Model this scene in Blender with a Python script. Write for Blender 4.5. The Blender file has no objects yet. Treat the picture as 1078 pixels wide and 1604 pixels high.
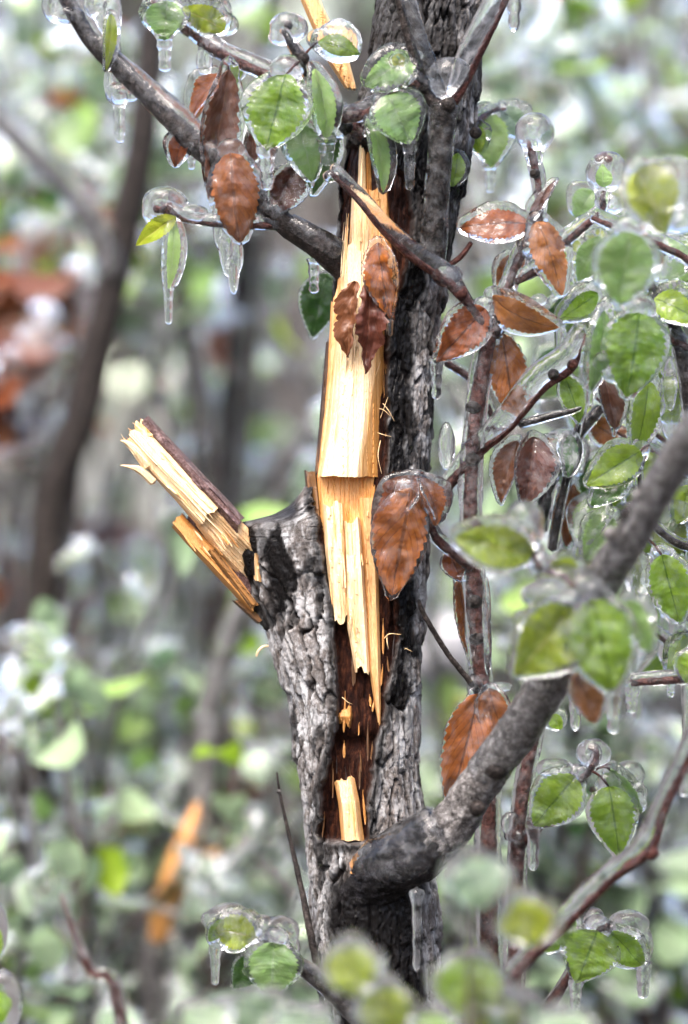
import bpy, math, random
import numpy as np
from mathutils import Vector, Matrix

random.seed(7)
rng = np.random.default_rng(7)
scn = bpy.context.scene
COL = scn.collection
R_ = math.radians

# ------------------------------------------------------------------ camera, sky, sun, exposure
D = 2.1                       # metres from lens to the split trunk
PITCH = R_(8)
S = 36 / 100 * D / 1604       # metres per photo pixel at the trunk
FPX = D / S
TARGET = Vector((0, 0, 0.80))
Rv = np.array((1.0, 0, 0))
Fv = np.array((0, math.cos(PITCH), -math.sin(PITCH)))
Uv = np.array((0, math.sin(PITCH), math.cos(PITCH)))
CAM = np.array(TARGET) - D * Fv
cd = bpy.data.cameras.new('camera')
cam = bpy.data.objects.new('camera', cd)
COL.objects.link(cam)
cam.location = CAM
cam.rotation_euler = (math.pi / 2 - PITCH, 0, 0)
cd.sensor_fit = 'VERTICAL'
cd.sensor_height = 36
cd.sensor_width = 24
cd.lens = 100
cd.clip_start = 0.05
cd.clip_end = 600
cd.dof.use_dof = True
cd.dof.focus_distance = D - 0.035
cd.dof.aperture_fstop = 1.85
scn.camera = cam

SUN_EL, SUN_ROT = R_(64), R_(205)
w = bpy.data.worlds.new('World')
scn.world = w
w.use_nodes = True
nt = w.node_tree
nt.nodes.clear()
sky = nt.nodes.new('ShaderNodeTexSky')
sky.sky_type = 'NISHITA'
sky.sun_disc = False
sky.sun_elevation = SUN_EL
sky.sun_rotation = SUN_ROT
sky.dust_density = 6
sky.ozone_density = 1.0
hsv = nt.nodes.new('ShaderNodeHueSaturation')      # an overcast sky: nearly colourless
hsv.inputs['Saturation'].default_value = 1.05
bg = nt.nodes.new('ShaderNodeBackground')
bg.inputs['Strength'].default_value = 0.15
wo = nt.nodes.new('ShaderNodeOutputWorld')
nt.links.new(sky.outputs[0], hsv.inputs['Color'])
nt.links.new(hsv.outputs[0], bg.inputs[0])
nt.links.new(bg.outputs[0], wo.inputs[0])
sl = bpy.data.lights.new('sun', 'SUN')
sl.energy = 0.9
sl.angle = R_(30)
sl.color = (1.0, 0.99, 0.98)
sun = bpy.data.objects.new('sun', sl)
COL.objects.link(sun)
az = SUN_ROT
sd = Vector((math.sin(az) * math.cos(SUN_EL), math.cos(az) * math.cos(SUN_EL), math.sin(SUN_EL)))
sun.rotation_euler = sd.to_track_quat('Z', 'Y').to_euler()
sun.location = (0, 0, 5)

vs = scn.view_settings
vs.view_transform = 'Standard'
vs.look = 'None'
vs.gamma = 1
vs.use_curve_mapping = False
vs.exposure = 2.12
scn.render.engine = 'CYCLES'
cy = scn.cycles
cy.max_bounces = 14
cy.diffuse_bounces = 4
cy.glossy_bounces = 4
cy.transmission_bounces = 12
cy.transparent_max_bounces = 8
cy.caustics_reflective = False
cy.caustics_refractive = True
cy.blur_glossy = 0.3
cy.sample_clamp_indirect = 6
cy.use_denoising = True
cy.use_adaptive_sampling = True
cy.adaptive_threshold = 0.015


# ------------------------------------------------------------------ maths helpers
def P(px, py, d=0.0):
    """world point seen at photo pixel (px, py), d pixels (at trunk scale) beyond the trunk plane"""
    z = D + np.asarray(d, float) * S
    px = np.asarray(px, float); py = np.asarray(py, float)
    return CAM + z[..., None] * (Fv + ((px - 539) / FPX)[..., None] * Rv + ((802 - py) / FPX)[..., None] * Uv)


def Q(px, py, d):
    """a point of the tree's own block, square to the lens: no perspective in depth"""
    px = np.asarray(px, float); py = np.asarray(py, float); d = np.asarray(d, float)
    return (np.array(TARGET) + ((px - 539) * S)[..., None] * Rv + ((802 - py) * S)[..., None] * Uv
            + (d * S)[..., None] * Fv)


def h3(ix, iy, iz, seed=0):
    n = (ix.astype(np.int64) * 374761393 + iy.astype(np.int64) * 668265263 + iz.astype(np.int64) * 1274126177
         + seed * 974711) & 0xffffffff
    n = ((n ^ (n >> 13)) * 1274126177) & 0xffffffff
    n = ((n ^ (n >> 16)) * 2246822519) & 0xffffffff
    return ((n ^ (n >> 15)) & 0xffffff) / float(0xffffff)


def vnoise(x, y, z=0.0, seed=0):
    x, y, z = np.broadcast_arrays(np.asarray(x, float), np.asarray(y, float), np.asarray(z, float))
    ix, iy, iz = np.floor(x), np.floor(y), np.floor(z)
    fx, fy, fz = x - ix, y - iy, z - iz
    fx = fx * fx * (3 - 2 * fx); fy = fy * fy * (3 - 2 * fy); fz = fz * fz * (3 - 2 * fz)
    r = 0
    for a in (0, 1):
        for b in (0, 1):
            for c in (0, 1):
                wgt = (fx if a else 1 - fx) * (fy if b else 1 - fy) * (fz if c else 1 - fz)
                r = r + wgt * h3(ix + a, iy + b, iz + c, seed)
    return r * 2 - 1


def fbm(x, y, z=0.0, o=4, seed=0):
    r, a, t = 0, 1.0, 0
    for k in range(o):
        r = r + a * vnoise(np.asarray(x) * 2 ** k, np.asarray(y) * 2 ** k, np.asarray(z) * 2 ** k, seed + k)
        t += a; a *= 0.5
    return r / t


def voro(x, y, seed=0):
    ix, iy = np.floor(x), np.floor(y)
    f1 = np.full(x.shape, 9.0); f2 = np.full(x.shape, 9.0); cid = np.zeros(x.shape); ox = np.zeros(x.shape); oy = np.zeros(x.shape)
    z0 = np.zeros_like(ix)
    for a in (-1, 0, 1):
        for b in (-1, 0, 1):
            cx = ix + a + 0.1 + 0.8 * h3(ix + a, iy + b, z0, seed)
            cyy = iy + b + 0.1 + 0.8 * h3(ix + a, iy + b, z0 + 7, seed)
            d = np.hypot(x - cx, y - cyy)
            rid = h3(ix + a, iy + b, z0 + 3, seed)
            near = d < f1
            f2 = np.where(near, f1, np.minimum(f2, d))
            cid = np.where(near, rid, cid); ox = np.where(near, x - cx, ox); oy = np.where(near, y - cyy, oy)
            f1 = np.where(near, d, f1)
    return f1, f2, cid, ox, oy


def sstep(a, b, x):
    t = np.clip((x - a) / (b - a), 0, 1)
    return t * t * (3 - 2 * t)


def crom(pts, step):
    """Catmull-Rom resample of rows of numbers; step in the unit of the first three columns"""
    p = np.array(pts, float)
    if len(p) == 2:
        n = max(2, int(np.linalg.norm(p[1, :3] - p[0, :3]) / step))
        t = np.linspace(0, 1, n + 1)[:, None]
        return p[0] * (1 - t) + p[1] * t
    e = np.vstack([2 * p[0] - p[1], p, 2 * p[-1] - p[-2]])
    out = []
    for i in range(1, len(e) - 2):
        n = max(1, int(np.linalg.norm(e[i + 1, :3] - e[i, :3]) / step))
        t = np.linspace(0, 1, n, endpoint=False)[:, None]
        a, b, c, d = e[i - 1], e[i], e[i + 1], e[i + 2]
        out.append(0.5 * (2 * b + (c - a) * t + (2 * a - 5 * b + 4 * c - d) * t ** 2 + (3 * b - a - 3 * c + d) * t ** 3))
    out.append(e[-2][None])
    r = np.vstack(out)
    r[:, 3] = np.maximum(r[:, 3], 0.2 * p[:, 3].min())
    return r


# ------------------------------------------------------------------ mesh helpers
def grid_faces(nr, nc, wrap=False, off=0):
    i = np.arange(nr - 1)[:, None] * nc
    j = np.arange(nc if wrap else nc - 1)[None, :]
    j2 = (j + 1) % nc
    return (np.stack([i + j, i + j2, i + nc + j2, i + nc + j], -1).reshape(-1, 4) + off).astype(np.int32)


def mk(name, V, quads=None, tris=None, attrs=None, uv=None, smooth=True):
    me = bpy.data.meshes.new(name)
    V = np.asarray(V, np.float32).reshape(-1, 3)
    nq = 0 if quads is None else len(quads)
    ntr = 0 if tris is None else len(tris)
    loops = np.concatenate([np.asarray(quads, np.int32).ravel() if nq else np.zeros(0, np.int32),
                            np.asarray(tris, np.int32).ravel() if ntr else np.zeros(0, np.int32)])
    me.vertices.add(len(V)); me.vertices.foreach_set('co', V.ravel())
    me.loops.add(len(loops)); me.loops.foreach_set('vertex_index', loops)
    me.polygons.add(nq + ntr)
    starts = np.concatenate([np.arange(nq) * 4, nq * 4 + np.arange(ntr) * 3]).astype(np.int32)
    me.polygons.foreach_set('loop_start', starts)
    me.polygons.foreach_set('use_smooth', np.full(nq + ntr, smooth))
    me.update(calc_edges=True)
    for k, a in (attrs or {}).items():
        if k == 'tone': a = np.asarray(a) * 0.5
        at = me.attributes.new(k, 'FLOAT', 'POINT')
        at.data.foreach_set('value', np.asarray(a, np.float32).ravel())
    if uv is not None:
        ul = me.uv_layers.new(name='UVMap')
        ul.data.foreach_set('uv', np.asarray(uv, np.float32)[loops].ravel())
    return me


class Acc:
    """collects shapes into one mesh"""
    def __init__(self):
        self.v, self.q, self.t, self.n = [], [], [], 0

    def add(self, V, quads=None, tris=None):
        V = np.asarray(V, float).reshape(-1, 3)
        self.v.append(V)
        if quads is not None and len(quads): self.q.append(np.asarray(quads) + self.n)
        if tris is not None and len(tris): self.t.append(np.asarray(tris) + self.n)
        self.n += len(V)
        return self

    def mesh(self, name, **kw):
        return mk(name, np.vstack(self.v), np.vstack(self.q) if self.q else None, np.vstack(self.t) if self.t else None, **kw)


def tube_w(pts, seg=12, step=0.0015, rough=0.0, seed=0, fine=0.0):
    """pts: rows (x, y, z, r) in metres -> verts, quads, tris of a capped tapering tube"""
    p = crom(pts, step)
    c, r = p[:, :3], p[:, 3].copy()
    n = len(c)
    tan = np.gradient(c, axis=0); tan /= np.linalg.norm(tan, axis=1)[:, None] + 1e-12
    ref = np.array((0.3, 1, 0.2)); a = np.cross(tan[0], ref); a /= np.linalg.norm(a)
    A = np.zeros_like(c); B = np.zeros_like(c)
    for i in range(n):
        a = a - tan[i] * a.dot(tan[i]); a /= np.linalg.norm(a)
        A[i] = a; B[i] = np.cross(tan[i], a)
    th = np.arange(seg) / seg * 2 * math.pi
    s = np.concatenate([[0], np.cumsum(np.linalg.norm(np.diff(c, axis=0), axis=1))])
    rm = r.mean()
    rr = np.repeat(r[:, None], seg, 1)
    if rough:
        k = 1 / (rm * 2.2)
        rr = rr * (1 + rough * (fbm(s[:, None] * k, np.cos(th)[None] * 1.3 + seed * 7.1, np.sin(th)[None] * 1.3, 3, seed)
                                + 0.5 * vnoise(s[:, None] * k * 0.3, seed * 3.3, 0, seed)))
    if fine:
        k = 1 / (rm * .3)
        rr = rr * (1 + fine * fbm(s[:, None] * k * .5, np.cos(th)[None] * 5 + seed * 3.1, np.sin(th)[None] * 5, 3, seed + 2))
    V = c[:, None] + rr[..., None] * (np.cos(th)[None, :, None] * A[:, None] + np.sin(th)[None, :, None] * B[:, None])
    V = V.reshape(-1, 3)
    q = grid_faces(n, seg, True)
    e0 = c[0] - tan[0] * r[0] * 0.6; e1 = c[-1] + tan[-1] * r[-1] * 0.6
    V = np.vstack([V, e0, e1]); m = n * seg
    j = np.arange(seg); j2 = (j + 1) % seg
    t = np.vstack([np.stack([np.full(seg, m), j2, j], -1), np.stack([np.full(seg, m + 1), (n - 1) * seg + j, (n - 1) * seg + j2], -1)])
    return V, q, t


def wpts(pts, f=1.0, add=0.0, up=0.0):
    """photo rows (px, py, d, r) -> metres; add/up in pixels"""
    o = []
    for px, py, d, r in pts:
        c = P(px, py, d)
        k = S * (D + d * S) / D
        c = c + np.array((0, 0, up * k))
        o.append((c[0], c[1], c[2], (r * f + add) * k))
    return o


def ellipsoid(c, rx, ry, rz, n=14, seed=0, rough=0.06):
    """c in metres, radii in metres along right, up, away"""
    la = np.linspace(0.02, math.pi - 0.02, n)[:, None]; lo = np.arange(2 * n)[None] / (2 * n) * 2 * math.pi
    x = np.sin(la) * np.cos(lo); y = np.cos(la) + 0 * lo; z = np.sin(la) * np.sin(lo)
    k = 1 + rough * fbm(x * 1.6 + seed, y * 1.6, z * 1.6, 2, seed)
    V = np.asarray(c) + ((x * k * rx)[..., None] * Rv + (y * k * ry)[..., None] * Uv + (z * k * rz)[..., None] * Fv)
    V = V.reshape(-1, 3)
    q = grid_faces(n, 2 * n, True)
    m = len(V); V = np.vstack([V, V[:2 * n].mean(0), V[-2 * n:].mean(0)])
    j = np.arange(2 * n); j2 = (j + 1) % (2 * n)
    t = np.vstack([np.stack([np.full(2 * n, m), j2, j], -1), np.stack([np.full(2 * n, m + 1), (n - 1) * 2 * n + j, (n - 1) * 2 * n + j2], -1)])
    return V, q, t


def icicle_geo(c, length, r, seed=0, flare=1.7, sway=0.0):
    """a drip hanging straight down from c (metres)"""
    nr, sg = 30, 16
    t = np.linspace(0, 1, nr)
    prof = (1 + (flare - 1) * np.exp(-t / 0.10) - 0.30 * t) * np.sqrt(np.clip(t / 0.05, 0.02, 1))
    prof *= 1 + 0.07 * np.sin(t * 23 + seed) + 0.08 * vnoise(t * 7, seed * 1.7)
    prof *= np.sqrt(np.clip(1 - np.clip((t - 0.90) / 0.102, 0, 1) ** 2, 0.0, 1)) * 0.98 + 0.02
    th = np.arange(sg) / sg * 2 * math.pi
    V = np.zeros((nr, sg, 3))
    rr = r * prof[:, None] * (1 + 0.07 * fbm(t[:, None] * 9, np.cos(th) + seed, np.sin(th), 2))
    V[..., 0] = c[0] + rr * np.cos(th) + (sway * t * t * length)[:, None]
    V[..., 1] = c[1] + rr * np.sin(th)
    V[..., 2] = c[2] - (t * length)[:, None]
    V = V.reshape(-1, 3)
    q = grid_faces(nr, sg, True)
    m = len(V); V = np.vstack([V, (c[0], c[1], c[2] + r * .5), (c[0] + sway * length, c[1], c[2] - length - 0.0004)])
    j = np.arange(sg); j2 = (j + 1) % sg
    tr = np.vstack([np.stack([np.full(sg, m), j, j2], -1), np.stack([np.full(sg, m + 1), (nr - 1) * sg + j2, (nr - 1) * sg + j], -1)])
    return V, q[:, ::-1], tr


# ------------------------------------------------------------------ object helpers
def thing(name, label, cat, loc=(0, 0, 0), group=None):
    o = bpy.data.objects.new(name, None)
    COL.objects.link(o)
    o.empty_display_size = 0.05
    o.location = loc
    o['label'] = label; o['category'] = cat
    if group: o['group'] = group
    return o


def part(name, me, mat, parent=None, label=None):
    o = bpy.data.objects.new(name, me)
    COL.objects.link(o)
    if mat is not None and len(me.materials) == 0: me.materials.append(mat)
    if parent is not None:
        o.parent = parent
        if parent.type == 'EMPTY':
            o.matrix_parent_inverse = Matrix.Translation(-Vector(parent.location))
    if label: o['label'] = label
    return o


# ------------------------------------------------------------------ materials
def newmat(name):
    m = bpy.data.materials.new(name)
    m.use_nodes = True
    m.node_tree.nodes.clear()
    return m, m.node_tree


class NT:
    def __init__(self, name):
        self.m, self.t = newmat(name)

    def n(self, kind, **inp):
        nd = self.t.nodes.new('ShaderNode' + kind)
        for k, v in inp.items():
            if hasattr(nd, k) and k not in nd.inputs: setattr(nd, k, v)
        return nd

    def link(self, a, b): self.t.links.new(a, b)

    def attr(self, name):
        nd = self.t.nodes.new('ShaderNodeAttribute'); nd.attribute_name = name
        return nd.outputs['Fac']

    def noise(self, vec, scale, detail=4, rough=0.55, dist=0.0):
        nd = self.t.nodes.new('ShaderNodeTexNoise')
        nd.inputs['Scale'].default_value = scale; nd.inputs['Detail'].default_value = detail
        nd.inputs['Roughness'].default_value = rough; nd.inputs['Distortion'].default_value = dist
        if vec is not None: self.link(vec, nd.inputs['Vector'])
        return nd.outputs['Fac']

    def ramp(self, fac, stops):
        nd = self.t.nodes.new('ShaderNodeValToRGB')
        cr = nd.color_ramp
        while len(cr.elements) < len(stops): cr.elements.new(0.5)
        for e, (p, c) in zip(cr.elements, stops):
            e.position = p
            e.color = (c, c, c, 1) if isinstance(c, (int, float)) else (*c, 1)
        self.link(fac, nd.inputs[0])
        return nd.outputs[0]

    def mix(self, fac, a, b, blend='MIX'):
        nd = self.t.nodes.new('ShaderNodeMix'); nd.data_type = 'RGBA'; nd.blend_type = blend
        for k, v in ((0, fac), (6, a), (7, b)):
            if hasattr(v, 'is_linked'): self.link(v, nd.inputs[k])
            elif k == 0: nd.inputs[0].default_value = v
            else: nd.inputs[k].default_value = (*v, 1)
        return nd.outputs[2]

    def math(self, op, a, b=0.0):
        nd = self.t.nodes.new('ShaderNodeMath'); nd.operation = op
        for k, v in ((0, a), (1, b)):
            if hasattr(v, 'is_linked'): self.link(v, nd.inputs[k])
            else: nd.inputs[k].default_value = v
        return nd.outputs[0]

    def mapping(self, vec, scale, loc=(0, 0, 0), rot=(0, 0, 0)):
        nd = self.t.nodes.new('ShaderNodeMapping')
        nd.inputs['Scale'].default_value = scale; nd.inputs['Location'].default_value = loc; nd.inputs['Rotation'].default_value = rot
        self.link(vec, nd.inputs['Vector'])
        return nd.outputs[0]

    def coord(self, which='Object'):
        return self.t.nodes.new('ShaderNodeTexCoord').outputs[which]

    def bump(self, h, strength, dist):
        nd = self.t.nodes.new('ShaderNodeBump')
        nd.inputs['Strength'].default_value = strength; nd.inputs['Distance'].default_value = dist
        self.link(h, nd.inputs['Height'])
        return nd.outputs[0]

    def princ(self, **kw):
        nd = self.t.nodes.new('ShaderNodeBsdfPrincipled')
        for k, v in kw.items():
            k = k.replace('_', ' ')
            if hasattr(v, 'is_linked'): self.link(v, nd.inputs[k])
            elif k == 'Base Color': nd.inputs[k].default_value = (*v, 1)
            else: nd.inputs[k].default_value = v
        return nd

    def out(self, sh):
        o = self.t.nodes.new('ShaderNodeOutputMaterial')
        self.link(sh, o.inputs['Surface'])
        return self.m


def mat_bark():
    b = NT('bark')
    co = b.coord()
    crack, wet, wound, plate = b.attr('crack'), b.attr('wet'), b.attr('wound'), b.attr('plate')
    n1 = b.noise(b.mapping(co, (1, 1, .4)), 110, 6, 0.65)
    n2 = b.noise(b.mapping(co, (1, 1, .55)), 480, 5, 0.7)
    n3 = b.noise(b.mapping(co, (1, 1, .35)), 900, 4, 0.7)
    grey = b.ramp(n1, [(0.33, (0.05, 0.043, 0.04)), (0.46, (0.19, 0.18, 0.175)), (0.6, (0.48, 0.485, 0.49))])
    grey = b.mix(b.ramp(n2, [(0.45, 0.0), (0.62, 0.8)]), grey, (0.085, 0.072, 0.062))
    lich = b.ramp(b.noise(b.mapping(co, (1, 1, .42)), 95, 5, 0.65, 0.4), [(0.50, 0.0), (0.58, 0.85)])
    grey = b.mix(lich, grey, (0.55, 0.56, 0.57))
    grey = b.mix(b.math('MULTIPLY', plate, 0.6), grey, (0.10, 0.085, 0.078))
    grey = b.mix(b.ramp(b.noise(b.mapping(co, (1, 1, .5)), 38, 4, 0.6), [(0.48, 0.0), (0.68, 0.3)]), grey, (0.15, 0.115, 0.095))
    dark = b.ramp(n2, [(0.35, (0.005, 0.004, 0.0035)), (0.65, (0.02, 0.014, 0.012))])
    col = b.mix(crack, grey, dark)
    wetc = b.ramp(n2, [(0.38, (0.0015, 0.0012, 0.0012)), (0.62, (0.005, 0.004, 0.004)), (0.8, (0.05, 0.043, 0.042))])
    col = b.mix(wet, col, wetc)
    inner = b.ramp(b.noise(b.mapping(co, (1, 1, .18)), 420, 5, 0.65), [(0.32, (0.006, 0.003, 0.003)), (0.52, (0.024, 0.008, 0.005)), (0.72, (0.09, 0.03, 0.014))])
    col = b.mix(wound, col, inner)
    h = b.math('ADD', b.math('MULTIPLY', n2, 0.6), b.math('MULTIPLY', n3, 0.5))
    bp = b.bump(h, 1.0, 0.0024)
    rough = b.mix(wet, (0.85, 0.85, 0.85), (0.3, 0.3, 0.3))
    p = b.princ(Base_Color=col, Roughness=rough, Normal=bp, Specular_IOR_Level=0.09)
    b.link(b.math('MULTIPLY', wet, 0.12), p.inputs['Coat Weight'])
    p.inputs['Coat Roughness'].default_value = 0.12
    return b.out(p.outputs[0])


def mat_branch(name, c0, c1, c2, coat=0.08, spots=0.5, rgh=0.5):
    b = NT(name)
    co = b.coord()
    n1 = b.noise(co, 160, 6, 0.65)
    n2 = b.noise(co, 700, 5, 0.7)
    col = b.ramp(n1, [(0.32, c0), (0.52, c1), (0.7, c2)])
    col = b.mix(b.ramp(n2, [(0.55, 0.0), (0.68, spots)]), col, tuple(min(1, v * 1.6 + .03) for v in c2))
    col = b.mix(b.ramp(n2, [(0.32, 0.7), (0.42, 0.0)]), col, c0)
    n4 = b.noise(co, 330, 3, 0.5)
    p = b.princ(Base_Color=col, Roughness=rgh, Normal=b.bump(b.math('ADD', n2, b.math('MULTIPLY', n4, 1.6)), 0.9, 0.0018), Specular_IOR_Level=0.14)
    p.inputs['Coat Weight'].default_value = coat
    p.inputs['Coat Roughness'].default_value = 0.1
    return b.out(p.outputs[0])


def mat_wood():
    b = NT('fresh_wood')
    co = b.coord()
    tone = b.math('MULTIPLY', b.attr('tone'), 2.0)      # 0 pale sapwood .. 1 orange heartwood .. 2 dark
    fib = b.attr('fib')        # 0..1 across the fibres, made with the mesh
    fine = b.noise(b.mapping(co, (1, 1, .06)), 1900, 4, 0.6)
    broad = b.noise(b.mapping(co, (1, 1, .08)), 260, 4, 0.6)
    pale = b.ramp(fine, [(0.28, (0.66, 0.46, 0.235)), (0.5, (0.76, 0.58, 0.345)), (0.72, (0.82, 0.69, 0.47))])
    oran = b.ramp(fine, [(0.3, (0.42, 0.16, 0.035)), (0.5, (0.60, 0.27, 0.065)), (0.72, (0.70, 0.38, 0.13))])
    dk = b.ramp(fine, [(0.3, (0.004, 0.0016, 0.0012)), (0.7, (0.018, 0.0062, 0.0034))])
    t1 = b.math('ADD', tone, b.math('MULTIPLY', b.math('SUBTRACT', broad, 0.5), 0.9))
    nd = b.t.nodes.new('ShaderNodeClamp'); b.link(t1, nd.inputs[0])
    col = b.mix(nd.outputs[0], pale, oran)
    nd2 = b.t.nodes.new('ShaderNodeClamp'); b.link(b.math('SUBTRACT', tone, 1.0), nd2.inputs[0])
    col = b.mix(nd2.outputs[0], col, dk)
    col = b.mix(b.ramp(fib, [(0.0, 0.55), (0.2, 0.0)]), col, (0.36, 0.16, 0.05))
    spk = b.ramp(b.noise(b.mapping(co, (1, 1, .4)), 620, 3, 0.6), [(0.70, 0.0), (0.76, 0.65)])
    col = b.mix(spk, col, (0.14, 0.06, 0.02))
    p = b.princ(Base_Color=col, Roughness=0.55, Normal=b.bump(b.math('ADD', fine, broad), 0.5, 0.0008))
    p.inputs['Subsurface Weight'].default_value = 0.12
    p.inputs['Subsurface Radius'].default_value = (1, .5, .2)
    p.inputs['Subsurface Scale'].default_value = 0.002
    p.inputs['Coat Weight'].default_value = 0.12
    return b.out(p.outputs[0])


def mat_leaf(name, base, dark, vein, blotch, trans=0.4, gloss=0.10, vs_=0.38, hue=(-0.03, 0.513)):
    """leaf coloured from its own UV: midrib and side veins, blotches"""
    b = NT(name)
    uv = b.coord('UV')
    sep = b.t.nodes.new('ShaderNodeSeparateXYZ'); b.link(uv, sep.inputs[0])
    u, v = sep.outputs[0], sep.outputs[1]
    au = b.math('ABSOLUTE', b.math('SUBTRACT', u, 0.5))
    ph = b.math('SUBTRACT', b.math('MULTIPLY', v, 8.0), b.math('MULTIPLY', au, 7.0))
    sv = b.math('ABSOLUTE', b.math('SUBTRACT', b.math('FRACT', ph), 0.5))
    side = b.ramp(sv, [(0.0, 1.0), (0.02, 0.8), (0.06, 0.0)])
    mid = b.ramp(au, [(0.0, 1.0), (0.018, 1.0), (0.04, 0.0)])
    oi = b.t.nodes.new('ShaderNodeObjectInfo').outputs['Random']
    co = b.coord()
    n1 = b.noise(co, 70, 5, 0.6)
    n2 = b.noise(co, 420, 4, 0.65)
    col = b.mix(b.ramp(n1, [(0.35, 0.0), (0.75, 1.0)]), base, dark)
    col = b.mix(b.ramp(n2, [(0.58, 0.0), (0.75, 0.4)]), col, blotch)
    cells = b.t.nodes.new('ShaderNodeTexVoronoi'); cells.feature = 'DISTANCE_TO_EDGE'
    cells.inputs['Scale'].default_value = 26; b.link(uv, cells.inputs['Vector'])
    net = b.ramp(cells.outputs['Distance'], [(0.0, 0.3), (0.08, 0.0)])
    col = b.mix(net, col, vein)
    col = b.mix(b.math('MULTIPLY', side, vs_), col, vein)
    col = b.mix(b.math('MULTIPLY', mid, 0.6), col, vein)
    hs = b.t.nodes.new('ShaderNodeHueSaturation')
    b.link(col, hs.inputs['Color'])
    b.link(b.math('ADD', b.math('MULTIPLY', oi, 0.5), 0.75), hs.inputs['Value'])
    b.link(b.math('ADD', b.math('MULTIPLY', oi, hue[0]), hue[1]), hs.inputs['Hue'])
    col = hs.outputs[0]
    hgt = b.math('ADD', b.math('ADD', b.math('MULTIPLY', side, -0.6), b.math('MULTIPLY', mid, -0.8)), b.math('MULTIPLY', n2, 0.7))
    bp = b.bump(hgt, 0.7, 0.0009)
    p = b.princ(Base_Color=col, Roughness=0.5, Normal=bp, Specular_IOR_Level=0.25)
    p.inputs['Coat Weight'].default_value = gloss
    p.inputs['Coat Roughness'].default_value = 0.08
    tr = b.t.nodes.new('ShaderNodeBsdfTranslucent'); b.link(col, tr.inputs[0])
    mx = b.t.nodes.new('ShaderNodeMixShader'); mx.inputs[0].default_value = trans
    b.link(p.outputs[0], mx.inputs[1]); b.link(tr.outputs[0], mx.inputs[2])
    return b.out(mx.outputs[0])


def mat_ice(name, cloudy=0.03, ripple=0.35, rough=0.03, scale=260):
    b = NT(name)
    co = b.coord()
    n = b.noise(co, scale, 3, 0.5)
    n2 = b.noise(co, scale * 0.35, 3, 0.5)
    bp = b.bump(b.math('ADD', n, n2), ripple, 0.0016)
    p = b.princ(Base_Color=(0.97, 0.985, 1.0), Roughness=rough, IOR=1.31, Normal=bp)
    p.inputs['Transmission Weight'].default_value = 1.0
    # air bubbles and milky veils frozen into the ice
    df = b.t.nodes.new('ShaderNodeBsdfDiffuse'); df.inputs[0].default_value = (0.9, 0.92, 0.95, 1)
    tl = b.t.nodes.new('ShaderNodeBsdfTranslucent'); tl.inputs[0].default_value = (0.9, 0.92, 0.95, 1)
    m1 = b.t.nodes.new('ShaderNodeMixShader'); m1.inputs[0].default_value = 0.5
    b.link(df.outputs[0], m1.inputs[1]); b.link(tl.outputs[0], m1.inputs[2])
    veil = b.ramp(b.noise(co, scale * 0.5, 5, 0.65), [(0.46, cloudy * 0.1), (0.72, cloudy * 4.0)])
    m2 = b.t.nodes.new('ShaderNodeMixShader'); b.link(veil, m2.inputs[0])
    b.link(p.outputs[0], m2.inputs[1]); b.link(m1.outputs[0], m2.inputs[2])
    return b.out(m2.outputs[0])


def mat_ground():
    b = NT('ground_litter')
    co = b.coord()
    n1 = b.noise(co, 1.4, 6, 0.6)
    n2 = b.noise(co, 14, 6, 0.7)
    col = b.ramp(n2, [(0.3, (0.010, 0.008, 0.007)), (0.5, (0.035, 0.027, 0.021)), (0.72, (0.11, 0.09, 0.07))])
    ice = b.ramp(n1, [(0.56, 0.0), (0.66, 0.45)])
    col = b.mix(ice, col, (0.30, 0.32, 0.29))
    p = b.princ(Base_Color=col, Roughness=0.55, Normal=b.bump(n2, 0.8, 0.03))
    return b.out(p.outputs[0])


def mat_rock():
    b = NT('grey_rock')
    co = b.coord()
    n = b.noise(co, 14, 6, 0.65)
    col = b.ramp(n, [(0.3, (0.10, 0.10, 0.115)), (0.7, (0.34, 0.34, 0.37))])
    p = b.princ(Base_Color=col, Roughness=0.4, Normal=b.bump(n, 0.6, 0.01))
    p.inputs['Coat Weight'].default_value = 0.5
    return b.out(p.outputs[0])


BARK = mat_bark()
WOOD = mat_wood()
GREYB = mat_branch('grey_branch_bark', (0.018, 0.015, 0.013), (0.115, 0.105, 0.10), (0.34, 0.33, 0.325))
DARKB = mat_branch('dark_branch_bark', (0.005, 0.004, 0.0035), (0.016, 0.012, 0.010), (0.06, 0.047, 0.042))
WETB = mat_branch('wet_dark_bark', (0.002, 0.0018, 0.0018), (0.007, 0.006, 0.006), (0.04, 0.037, 0.042), 0.12, 0.3, 0.2)
REDB = mat_branch('red_twig_bark', (0.012, 0.005, 0.004), (0.058, 0.017, 0.012), (0.12, 0.05, 0.04), 0.12)
STRIP = mat_branch('torn_bark', (0.03, 0.015, 0.013), (0.11, 0.06, 0.055), (0.27, 0.19, 0.18), 0.3)
G1 = mat_leaf('green_leaf', (0.30, 0.46, 0.03), (0.18, 0.35, 0.018), (0.07, 0.16, 0.010), (0.32, 0.42, 0.06), 0.5)
G2 = mat_leaf('pale_green_leaf', (0.30, 0.46, 0.13), (0.20, 0.38, 0.08), (0.32, 0.44, 0.18), (0.38, 0.47, 0.24))
G3 = mat_leaf('yellow_green_leaf', (0.31, 0.38, 0.018), (0.18, 0.29, 0.014), (0.38, 0.37, 0.08), (0.35, 0.22, 0.03))
G4 = mat_leaf('deep_green_leaf', (0.05, 0.15, 0.02), (0.035, 0.10, 0.015), (0.08, 0.19, 0.03), (0.07, 0.15, 0.02))
G5 = mat_leaf('mint_leaf', (0.34, 0.46, 0.28), (0.24, 0.38, 0.19), (0.40, 0.50, 0.32), (0.46, 0.54, 0.40))
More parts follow.
